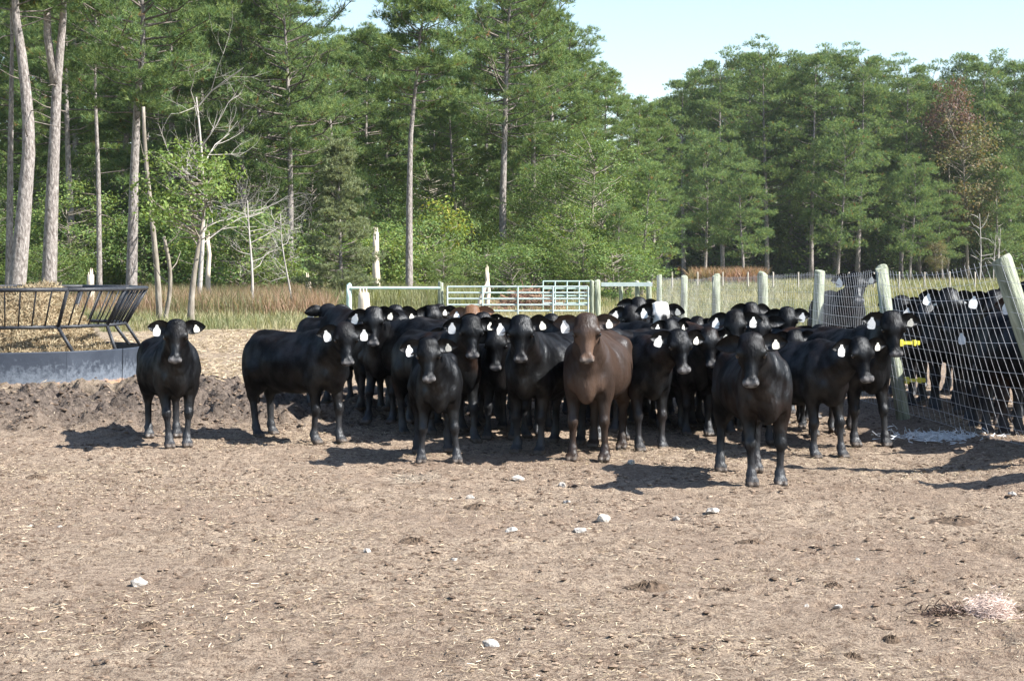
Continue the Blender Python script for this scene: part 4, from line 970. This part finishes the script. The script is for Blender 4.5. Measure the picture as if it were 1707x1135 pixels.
def dead_kind(seed, H=7, r0=0.09, spread=0.6, depth=4, m='dead'):
    r = np.random.default_rng(seed); tr = MB(); br = MB(); P = trunk_path(H * 0.75, r, 0.2, 8); Pb = P.copy(); Pb[0, 2] -= 0.2
    tr.tube(Pb, r0 * (1 - 0.75 * np.linspace(0, 1, 8)), 7)
    def grow(p, d, ln, rad, dep):
        pts = [p]; 
        for k in range(3): d = nrm(d + r.normal(0, 0.22, 3) + (0, 0, 0.05)); pts.append(pts[-1] + d * ln / 3)
        br.tube(pts, np.linspace(rad, rad * 0.45, 4), 4 if dep > 1 else 3, False)
        if dep > 0:
            for k in range(r.integers(2, 4)):
                i = r.integers(1, 4); grow(pts[i], nrm(d + r.normal(0, spread, 3) + (0, 0, 0.15)), ln * r.uniform(0.5, 0.8), rad * 0.5, dep - 1)
    for i in range(11):
        t = r.uniform(0.3, 1.0); a = r.uniform(0, 6.28); grow(interp(P, t), nrm(np.array([math.cos(a), math.sin(a), r.uniform(0.1, 0.9)])), H * r.uniform(0.14, 0.26), r0 * 0.30, depth - 1)
    return [('trunk', tr.mesh('dead_trunk', M[m], True)), ('branches', br.mesh('dead_branches', M[m], True))], H

K = {}
K['pineA'] = pine_kind(1, 17, 0.46, 3.2, 0.20)
K['pineB'] = pine_kind(2, 18, 0.40, 2.9, 0.19, shape='mid', bend=0.35)
K['pineC'] = pine_kind(3, 16, 0.52, 3.4, 0.21, nb=50)
K['pineD'] = pine_kind(4, 15, 0.24, 3.0, 0.17, nb=66, shape='mid')
K['young'] = pine_kind(5, 7, 0.12, 2.0, 0.10, nb=42, puffs=3, tp=12, shape='cone', stubs=0)
K['farA'] = pine_kind(11, 22, 0.42, 3.9, 0.24, nb=44, puffs=3, tp=44, K=8, L=0.30, wd=0.020, pr=1.1)
K['farB'] = pine_kind(12, 22, 0.30, 3.6, 0.23, nb=52, puffs=3, tp=44, K=8, L=0.30, wd=0.020, pr=1.1, shape='mid')
K['farC'] = pine_kind(13, 21, 0.50, 4.2, 0.25, nb=40, puffs=3, tp=44, K=8, L=0.30, wd=0.020, pr=1.1)
K['farD'] = pine_kind(14, 12, 0.22, 3.3, 0.16, nb=40, puffs=3, tp=44, K=8, L=0.30, wd=0.020, pr=1.1, shape='mid')
K['broadA'] = broad_kind(21, 9, 3.2)
K['broadB'] = broad_kind(22, 11, 3.6, clumps=85, cols=LEAFG * 0.9)
K['broadC'] = broad_kind(23, 7, 2.6, clumps=55, cols=LEAFG * (1.1, 1.05, 1.0))
K['bush'] = broad_kind(24, 3.6, 2.2, cb=0.02, r0=0.05, clumps=46, lpc=100, ls=0.075)
K['bushdark'] = broad_kind(25, 4.6, 2.4, cb=0.02, r0=0.06, clumps=50, lpc=110, ls=0.08, cols=LEAFG * 0.75)
K['lime'] = broad_kind(26, 4.6, 1.5, cb=0.08, r0=0.06, clumps=34, lpc=80, ls=0.095, cols=np.array([(0.17, 0.24, 0.045), (0.22, 0.28, 0.05), (0.13, 0.20, 0.045), (0.32, 0.30, 0.07)]))
K['lime2'] = broad_kind(126, 4.2, 1.9, cb=0.04, r0=0.06, clumps=40, lpc=90, ls=0.085, cols=LEAFG * (1.25, 1.15, 1.0))
K['orchard'] = broad_kind(27, 4.9, 1.55, cb=0.36, r0=0.10, clumps=42, lpc=70, ls=0.066, cr=0.36, cols=np.array([(0.12, 0.19, 0.045), (0.15, 0.22, 0.055), (0.09, 0.15, 0.04), (0.19, 0.24, 0.08)]), low=False)
K['cedar'] = pine_kind(28, 7.0, 0.03, 1.75, 0.10, nb=110, puffs=4, tp=17, K=9, L=0.15, wd=0.014, cols=np.array([(0.18, 0.22, 0.12), (0.23, 0.26, 0.15), (0.15, 0.19, 0.105)]), shape='cone', stubs=0, brown=0, pr=0.32, bend=0.08)
K['redleaf'] = broad_kind(29, 19, 2.6, cb=0.62, r0=0.15, clumps=46, lpc=70, ls=0.16, cr=0.75, cols=np.array([(0.13, 0.085, 0.075), (0.17, 0.10, 0.085), (0.11, 0.10, 0.06)]))
K['olive'] = broad_kind(30, 14, 3.2, cb=0.25, r0=0.15, clumps=90, lpc=60, ls=0.15, cr=0.8, cols=np.array([(0.14, 0.13, 0.06), (0.10, 0.125, 0.05), (0.18, 0.14, 0.075)]))
K['farbush'] = broad_kind(31, 6, 3.2, cb=0.0, r0=0.08, clumps=60, lpc=70, ls=0.15, cr=0.75, cols=LEAFG * 0.8)
K['deadA'] = dead_kind(41, 8.5, 0.085, 0.55, 4)
K['deadB'] = dead_kind(42, 5.0, 0.045, 0.75, 5)
K['deadC'] = dead_kind(43, 8, 0.13, 0.3, 1)

def place(kind, px, d, top=None, s=None, name='pine_tree', label='', group=None, cat='tree', rz=None, sx=1.0, x=None):
    parts, H = K[kind]
    base = 0.0
    if s is None: s = zat(top, d) / H
    o = thing(name, label, cat, (xat(px, d) if x is None else x, d, gzs(xat(px, d), d) if d < 60 else 0), random.uniform(0, 6.28) if rz is None else rz, group, (s * sx, s * sx, s))
    for n_, me in parts:
        c_ = link(n_, me, o)
        if n_ == 'branches': c_['kind'] = 'stuff'
    return o

# --- single trees that the photo shows clearly
def px_path(pts, d, n=12):
    P = np.array([at(px, py, d) for px, py in pts]); P = P[np.argsort(P[:, 2])]; P[:, 2] -= 0; 
    base = P[0].copy(); 
    z = np.linspace(P[0, 2], P[-1, 2], n); x = np.interp(z, P[:, 2], P[:, 0])
    return np.stack([x - base[0], 0.12 * np.sin(z * 0.3), z], -1), base
def single(pts, d, extra, label, **kw):
    P, base = px_path(pts, d); z = P[-1, 2]; top = P[-1] + np.array([0.2, 0.1, extra])
    P = np.vstack([P, P[-1] * 0.5 + top * 0.5, top]); P[:, 2] -= min(0, P[0, 2]); kw.setdefault('nb', 34)
    parts, H = pine_kind(path=P, **kw); o = thing('pine_tree', label, 'tree', (base[0], d, 0))
    for n_, me in parts:
        c_ = link(n_, me, o)
        if n_ == 'branches': c_['kind'] = 'stuff'
    return o
yb = lambda d: HZ + CAMH * FPX / d
single([(24, yb(58)), (40, 330), (48, 230), (38, 110), (25, 20), (22, -80)], 58, 6, 'thick leaning grey pine trunk with a crook, behind the hay feeder', seed=61, r0=0.30, cb=0.70, R=2.6, stubs=9)
o = single([(80, yb(60)), (85, 330), (93, 150), (105, 30), (108, -80)], 60, 6, 'tall straight pine with a forked trunk behind the hay feeder', seed=62, r0=0.27, cb=0.72, R=2.6, stubs=4)
P0 = at(91, 125, 60); P1 = at(78, 60, 60); P2_ = at(76, -90, 60); mb = MB(); bx = o.location.x
mb.tube([(P0[0] - bx, 0, P0[2] - 0.3), (P1[0] - bx, 0.1, P1[2]), (P2_[0] - bx, 0.1, P2_[2])], [0.15, 0.13, 0.08], 9); link('fork', mb.mesh('fork', M['bark'], True), o)
single([(218, yb(68)), (222, 300), (228, 170), (240, 60), (236, -20)], 68, 2.6, 'pine at the field edge with crown drooping low over its bare trunk', seed=63, r0=0.23, cb=0.50, R=3.4, nb=60, puffs=5, tp=26, stubs=3)
single([(14, yb(70)), (16, 250), (20, 60), (18, -40)], 70, 5, 'slim pine standing behind the thick leaning pine', seed=64, r0=0.16, cb=0.75, R=2.2, stubs=6)
single([(166, yb(78)), (163, 300), (158, 150), (160, 20)], 78, 4, 'slender bare pale trunk between the forked pine and the drooping pine', seed=65, r0=0.13, cb=0.66, R=2.4)
single([(682, yb(75)), (682, 330), (684, 230), (694, 130), (700, 60)], 75, 1.0, 'single tall thin pine rising from behind the herd', seed=66, r0=0.165, cb=0.62, R=2.5, nb=40, puffs=5, tp=26, stubs=2)
single([(838, yb(92)), (838, 330), (842, 200), (846, 60), (850, 10)], 92, 1.5, 'large dense pine right of the single tall thin pine', seed=67, r0=0.22, cb=0.46, R=4.0, nb=64, puffs=5, tp=26, stubs=2)
single([(482, yb(88)), (484, 330), (482, 200), (478, 90), (474, 30)], 88, 0.8, 'broad spreading pine above the bare dead brush', seed=68, r0=0.18, cb=0.36, R=4.2, nb=66, puffs=5, tp=26, stubs=2)
place('orchard', 318, 50.5, top=238, name='small_tree', label='small round-headed leafy tree at the edge of the dirt', rz=1.0)
for px, d, top, lab in ((246, 54, 180, 'slim bare sapling pole beside the small round-headed tree'), (274, 53, 395, 'short crooked pole next to the slim sapling pole')):
    P = trunk_path(zat(top, d), np.random.default_rng(px), 0.18); mb = MB(); P[0, 2] -= 0.2; mb.tube(P, np.linspace(0.10, 0.05, 12) if px < 260 else np.linspace(0.07, 0.05, 12), 8)
    o = thing('bare_sapling', lab, 'tree', (xat(px + 20 if px < 260 else px, d), d, 0)); link('trunk', mb.mesh('sapling', M['bark2'], True), o)
    for t in (0.45, 0.6, 0.75, 0.9):
        mb = MB(); p = interp(P, t); a = random.uniform(0, 6); mb.tube([p, p + (0.3 * math.cos(a), 0.3 * math.sin(a), 0.25), p + (0.5 * math.cos(a), 0.5 * math.sin(a), 0.6)], [0.02, 0.014, 0.006], 5, False)
        link('branch', mb.mesh('sapling_twig', M['bark2'], True), o)
place('deadA', 330, 66, top=40, name='dead_tree', label='tall dead tree with pale upswept branches above the small leafy tree', rz=0.5)
place('deadB', 420, 64, top=270, name='dead_tree', label='grey leafless tree with drooping twigs beside the small leafy tree', rz=2.5, sx=1.25)
place('deadB', 490, 62, top=300, name='dead_tree', label='bare grey bush-like dead tree in front of the conical cedar', rz=4.1, sx=1.0)
place('cedar', 570, 70, top=246, name='cedar_tree', label='conical dull-green cedar behind the left field', sx=1.0)
place('lime', 745, 88, top=338, name='leafy_sapling', label='bright yellow-green sapling just right of the thin pine trunk')
for px, d, top, w, lab in ((627, 80, 388, 0.17, 'tall pale broken snag trunk behind the pale green rail'), (812, 64, 455, 0.09, 'short pale broken stub behind the tube gate'), (152, 70, 458, 0.17, 'pale cut stump behind the hay feeder'), (606, 52, 488, 0.20, 'splintered stump standing behind the herd'), (348, 72, 400, 0.10, 'pale broken stem behind the small leafy tree'), (514, 76, 462, 0.14, 'low cut stump below the conical cedar')):
    H = zat(top, d); mb = MB(); r_ = np.random.default_rng(int(px)); n = 10
    P = np.stack([r_.normal(0, 0.02, 6), r_.normal(0, 0.02, 6), np.linspace(-0.2, H, 6)], -1); mb.tube(P, np.linspace(w * 1.2, w * 0.75, 6), n)
    for k in range(4): a = k * 1.6; mb.tube([(w * 0.4 * math.cos(a), w * 0.4 * math.sin(a), H - 0.3), (w * 0.45 * math.cos(a), w * 0.45 * math.sin(a), H + r_.uniform(0.05, 0.30))], [w * 0.35, 0.01], 5)
    o = thing('snag', lab, 'stump', (xat(px, d), d, 0)); link('stem', mb.mesh('snag', M['snag'], True), o)
mb = MB(); P0, P1 = at(795, 480, 63), at(812, 440, 63); mb.tube([(0, 0, -0.1), (0.12, 0, 0.5), (P1 - P0) + (0.05, 0, 0.4)], [0.08, 0.075, 0.03], 8)
o = thing('broken_limb', 'pale broken limb leaning beside the short stub behind the gate', 'log', (P0[0], 63, 0)); link('stem', mb.mesh('limb', M['snag'], True), o)

# --- woods: left and centre
def zone_label(px):
    for lim, t in ((160, 'behind the thick pines by the hay feeder'), (380, 'behind the tall dead tree with pale branches'), (620, 'behind the conical cedar'), (800, 'behind the single tall thin pine'), (945, 'beside the large dense pine'), (9999, 'at the sloping open end of the near wood')):
        if px < lim: return 'tall pine ' + t
def far_label(px):
    for lim, t in ((1160, 'beside the sky gap'), (1300, 'behind the rust-red brush'), (1450, 'behind the straight round posts'), (1560, 'next to the red-leaved tree'), (9999, 'past the red-leaved tree')):
        if px < lim: return 'tall pine of the far wood ' + t
pr = random.Random(3)
row = [(-60, 92, -120), (60, 96, -90), (120, 90, -60), (205, 100, -60), (285, 92, -70), (345, 98, -40), (405, 90, -20), (440, 104, 0), (515, 106, 92), (560, 100, 100), (610, 104, 85), (650, 112, 100), (720, 108, 120), (765, 100, 125), (805, 112, 60), (890, 98, -10), (925, 106, 50), (965, 108, 140), (1005, 112, 152), (1045, 116, 182), (1080, 122, 205), (570, 124, 95), (640, 126, 90), (320, 116, -50), (230, 118, -60), (140, 116, -80), (30, 118, -90), (460, 120, 45), (860, 120, -30), (700, 124, 110), (940, 122, 105), (1030, 128, 180)] + [(20 + 62 * i, 134, -70 + 12 * i) for i in range(8)]
for i, (px, d, top) in enumerate(row):
    k = ['pineA', 'pineB', 'pineC', 'pineD'][pr.randrange(4)]
    if px > 940: k = ['pineD', 'pineB'][i % 2]
    place(k, px + pr.uniform(-10, 10), d, top=top, label=zone_label(px), group=zone_label(px).replace('tall pine', 'tall pines')[:60], sx=pr.uniform(0.95, 1.2))
GB = 'leafy trees under the pines'
for i, (px, d, top, k) in enumerate([(-20, 88, 300, 'broadA'), (60, 93, 250, 'broadB'), (118, 86, 300, 'broadC'), (190, 92, 270, 'broadA'), (270, 90, 300, 'broadC'), (330, 88, 330, 'broadA'), (395, 92, 290, 'broadB'), (455, 96, 300, 'broadA'), (520, 98, 250, 'broadB'), (560, 102, 210, 'broadC'), (640, 98, 300, 'broadA'), (700, 94, 330, 'broadC'), (720, 104, 250, 'broadB'), (780, 98, 300, 'broadA'), (820, 100, 330, 'broadC'), (880, 94, 300, 'broadA'), (930, 92, 250, 'broadB'), (985, 90, 208, 'broadB'), (1010, 86, 300, 'broadA'), (1045, 92, 300, 'broadC'), (955, 84, 340, 'broadC'), (0, 106, 240, 'broadB'), (160, 108, 230, 'broadB'), (300, 108, 220, 'broadB'), (600, 112, 240, 'broadB'), (770, 112, 230, 'broadB'), (900, 110, 210, 'broadB'), (430, 110, 220, 'broadB')]):
    place(k, px, d, top=top, name='broadleaf_tree', label=zone_label(px).replace('tall pine', 'leafy broad tree under pines'), group=GB, sx=pr.uniform(0.95, 1.25))
for px, d, top, lab in ((1068, 88, 285, 'young pine at the end of the near wood, plumes reaching out over the fence'), (1030, 84, 350, 'low young pine in front of the leafy end of the near wood')):
    place('young', px, d, top=top, label=lab, sx=1.15)
place('young', 600, 92, top=300, label='young dark pine beside the conical cedar', sx=0.8)
for i in range(34):
    px = -40 + i * 33 + pr.uniform(-14, 14); d = pr.uniform(80, 90) if px > 560 else pr.uniform(82, 92)
    place(pr.choice(['bush', 'bush', 'bushdark', 'broadC', 'lime2']), px, d, top=pr.choice([pr.uniform(400, 440), pr.uniform(345, 420)]), name='bush', label=zone_label(px).replace('tall pine', 'green bush'), group='bushes along the near wood', cat='bush', sx=pr.uniform(1.0, 1.35))
# --- woods: right, farther off
G2 = 'pines of the far wood beyond the field'
tops = [(1085, 196, 195), (1112, 190, 175), (1140, 186, 150), (1172, 192, 128), (1205, 184, 118), (1240, 190, 106), (1278, 184, 101), (1318, 190, 104), (1352, 184, 112), (1392, 188, 104), (1428, 184, 108), (1462, 190, 118), (1500, 186, 124), (1530, 192, 148), (1560, 198, 138), (1605, 196, 106), (1640, 188, 122), (1678, 194, 118), (1715, 188, 124), (1760, 192, 120)]
for i, (px, d, top) in enumerate(tops):
    place(['farA', 'farB', 'farC', 'farB'][(i * 7 + 3) % 4], px, d, top=top, label=far_label(px), group=far_label(px).replace('tall pine', 'tall pines'), sx=pr.uniform(0.95, 1.15))
for i in range(34):
    px = 1060 + i * 22 + pr.uniform(-8, 8); d = pr.uniform(200, 228); sk = np.interp(px, [1060, 1130, 1200, 1280, 1500, 1535, 1600, 1800], [215, 165, 135, 115, 140, 160, 125, 130])
    place(['farA', 'farB', 'farC'][i % 3], px, d, top=sk + pr.uniform(5, 45), label=far_label(px), group=far_label(px).replace('tall pine', 'tall pines'), sx=pr.uniform(0.95, 1.2))
for i, (px, d, top) in enumerate([(1175, 178, 255), (1240, 172, 300), (1395, 178, 240), (1515, 170, 290), (1570, 178, 330), (1665, 180, 290)]):
    place('farD', px, d, top=top, label=far_label(px).replace('tall pine of', 'shorter pine fronting'), group='shorter pines fronting the far wood', sx=pr.uniform(0.95, 1.2))
for i in range(30):
    px = 1075 + i * 23 + pr.uniform(-8, 8); d = pr.uniform(188, 212)
    place('farbush', px, d, top=pr.uniform(320, 395), name='bush', label=far_label(px).replace('tall pine of', 'shaded bush under'), group='bushes under the far wood', cat='bush', sx=pr.uniform(1.0, 1.3))
place('redleaf', 1578, 184, top=128, name='red_leaved_tree', label='tree with dull red autumn leaves high in the far wood', sx=0.9)
place('olive', 1612, 181, top=185, name='olive_tree', label='brownish-olive turning tree below the red-leaved one')
place('olive', 1560, 172, top=395, name='scrub_bush', label='pale brown scrub at the foot of the far wood', cat='bush', sx=1.3)
for px, d, top, lab in ((1632, 168, 318, 'pale dead trunk leaning before the far wood'), (1662, 168, 350, 'pair-forming dead stem right of the pale leaning trunk'), (1655, 170, 365, 'slim dead stem between two pale dead trunks')):
    place('deadC', px, d, top=top, name='dead_tree', label=lab, sx=0.7)

# dense undergrowth far behind both woods (reads as one dark mass)
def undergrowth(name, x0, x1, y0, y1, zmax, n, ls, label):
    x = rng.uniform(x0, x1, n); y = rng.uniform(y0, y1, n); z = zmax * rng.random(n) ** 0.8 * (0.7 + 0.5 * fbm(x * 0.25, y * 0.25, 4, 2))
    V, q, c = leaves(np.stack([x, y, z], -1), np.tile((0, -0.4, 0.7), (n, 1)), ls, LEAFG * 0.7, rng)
    tag(link(name, mesh(name, V, [q], [M['leaf']], False, None, c)), label, None, None, 'stuff')
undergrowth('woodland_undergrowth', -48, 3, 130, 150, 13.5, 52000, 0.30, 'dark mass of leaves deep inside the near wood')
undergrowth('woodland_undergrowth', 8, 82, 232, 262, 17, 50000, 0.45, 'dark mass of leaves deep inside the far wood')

# ------------------------------------------------------------------ grass and weeds
def blades(name, n, samp, hmin, hmax, wd, cols, label, lean=0.35):
    x, y = samp(n); n = len(x); h = hmin + (hmax - hmin) * rng.random(n) ** 1.5
    a = rng.uniform(0, 6.28, n); w = np.stack([np.cos(a), np.sin(a), np.zeros(n)], -1) * wd * rng.uniform(0.6, 1.3, n)[:, None] * (y / 60)[:, None] ** 0.7
    b0 = np.stack([x, y, gz(x, y) - 0.02], -1); l = rng.normal(0, lean, (n, 2)) * h[:, None]
    tip = b0 + np.stack([l[:, 0], l[:, 1], h], -1); mid = b0 + np.stack([l[:, 0] * 0.3, l[:, 1] * 0.3, h * 0.55], -1)
    V = np.stack([b0 - w, b0 + w, mid + w * 0.8, mid - w * 0.8, tip], 1).reshape(-1, 3); i = np.arange(n) * 5
    q = np.stack([i, i + 1, i + 2, i + 3], -1); t = np.stack([i + 3, i + 2, i + 4], -1)
    cols = np.asarray(cols); zone = fbm(x * 0.22, y * 0.22, 31, 3); ci = np.clip((zone * 1.5 - 0.25 + rng.normal(0, 0.18, n)) * len(cols), 0, len(cols) - 1).astype(int)
    c = cols[ci] * rng.uniform(0.75, 1.25, (n, 1))
    tag(link(name, mesh(name, V, [q, t], [M['leaf']], False, None, np.repeat(c, 5, 0))), label, None, None, 'stuff')
def fsamp(y0, y1, pxa, pxb, p=1.0):
    def f(n):
        y = y0 + (y1 - y0) * rng.random(n) ** p; x = (rng.uniform(pxa, pxb, n) - 853.5) / FPX * y
        k = (y + 7 * (fbm(x * 0.35, y * 0.35, 90, 4) - 0.5)) > 47.5; return x[k], y[k]
    return f
GC = [(0.14, 0.165, 0.075), (0.19, 0.205, 0.105), (0.25, 0.245, 0.14), (0.31, 0.285, 0.175), (0.38, 0.34, 0.225)]
blades('pasture_grass', 70000, fsamp(46, 96, -60, 1120, 1.4), 0.08, 0.45, 0.012, GC, 'rough green and tan grass behind the pen')
blades('field_grass', 60000, fsamp(46, 200, 1080, 1800, 1.5), 0.12, 0.55, 0.014, GC[:4] + [(0.30, 0.29, 0.19)], 'dry pale grass of the field beyond the wire fence')
RW = [(0.15, 0.16, 0.075), (0.20, 0.165, 0.10), (0.27, 0.18, 0.125), (0.32, 0.21, 0.155), (0.30, 0.25, 0.165)]
def wsamp(y0, y1, pxa, pxb, thr=0.45):
    def f(n):
        x, y = fsamp(y0, y1, pxa, pxb)(n); pxx = x / y * FPX + 853.5
        k = (fbm(x * 0.45, y * 0.45, 120, 3) + 0.25 * np.minimum(1, np.minimum(pxx - pxa, pxb - pxx) / 60) - 0.2 > thr - 0.08 * rng.random(len(x))); return x[k], y[k]
    return f
blades('dry_weeds', 42000, wsamp(58, 82, 215, 560), 0.25, 1.05, 0.012, RW, 'tall rusty-red dry weeds behind the small leafy tree', 0.22)
blades('dry_weeds', 5000, fsamp(60, 74, 0, 240, 1.0), 0.3, 0.9, 0.012, RW, 'rusty dry weeds behind the hay feeder', 0.22)
blades('red_brush', 5000, fsamp(150, 156, 1150, 1275, 1.0), 0.6, 1.7, 0.02, [(0.24, 0.13, 0.09), (0.30, 0.19, 0.13), (0.2, 0.17, 0.09)], 'patch of rust-red brush at the foot of the far wood', 0.3)
blades('tall_weeds', 9000, fsamp(66, 82, 540, 800, 1.0), 0.4, 1.1, 0.014, GC[:3] + [(0.16, 0.2, 0.05)], 'tall green weeds behind the pale green rail', 0.25)
g = np.array([xat(880, 63), 63]); mb = MB()
for k in range(420):
    p = np.array([rng.normal(0, 0.8), rng.normal(0, 0.5), 0]); p[2] = max(0.05, 0.9 * math.exp(-(p[0] / 1.0) ** 2) * rng.random()); d = nrm(rng.normal(0, 1, 3) * (1, 1, 0.5)); mb.tube([p - d * 0.4, p + rng.normal(0, 0.08, 3), p + d * 0.4], [0.018, 0.015, 0.006], 4, False, [(0.20, 0.12, 0.08), (0.28, 0.19, 0.13), (0.16, 0.09, 0.07)][k % 3])
tag(link('brush_pile', mb.mesh('brush_pile', M['clod'], False, True), None, (g[0], g[1], 0)), 'heap of cut reddish brushwood behind the tube gate', 'brush pile')

# ------------------------------------------------------------------ thin air between the pen and the woods
mb = MB(); mb.box((0, 1740, 15.5), (3700, 3640, 33.5))
hz_m = bpy.data.materials.new('haze'); hz_m.use_nodes = True; nt = hz_m.node_tree; nt.nodes.remove(nt.nodes['Principled BSDF'])
pv = nt.nodes.new('ShaderNodeVolumePrincipled'); pv.inputs['Color'].default_value = (0.88, 0.94, 1.0, 1); pv.inputs['Density'].default_value = 0.0001; pv.inputs['Anisotropy'].default_value = 0.2
nt.links.new(pv.outputs[0], nt.nodes['Material Output'].inputs['Volume'])
tag(link('haze', mb.mesh('haze', hz_m)), 'thin pale haze in the air over pen and woods', None, None, 'stuff')
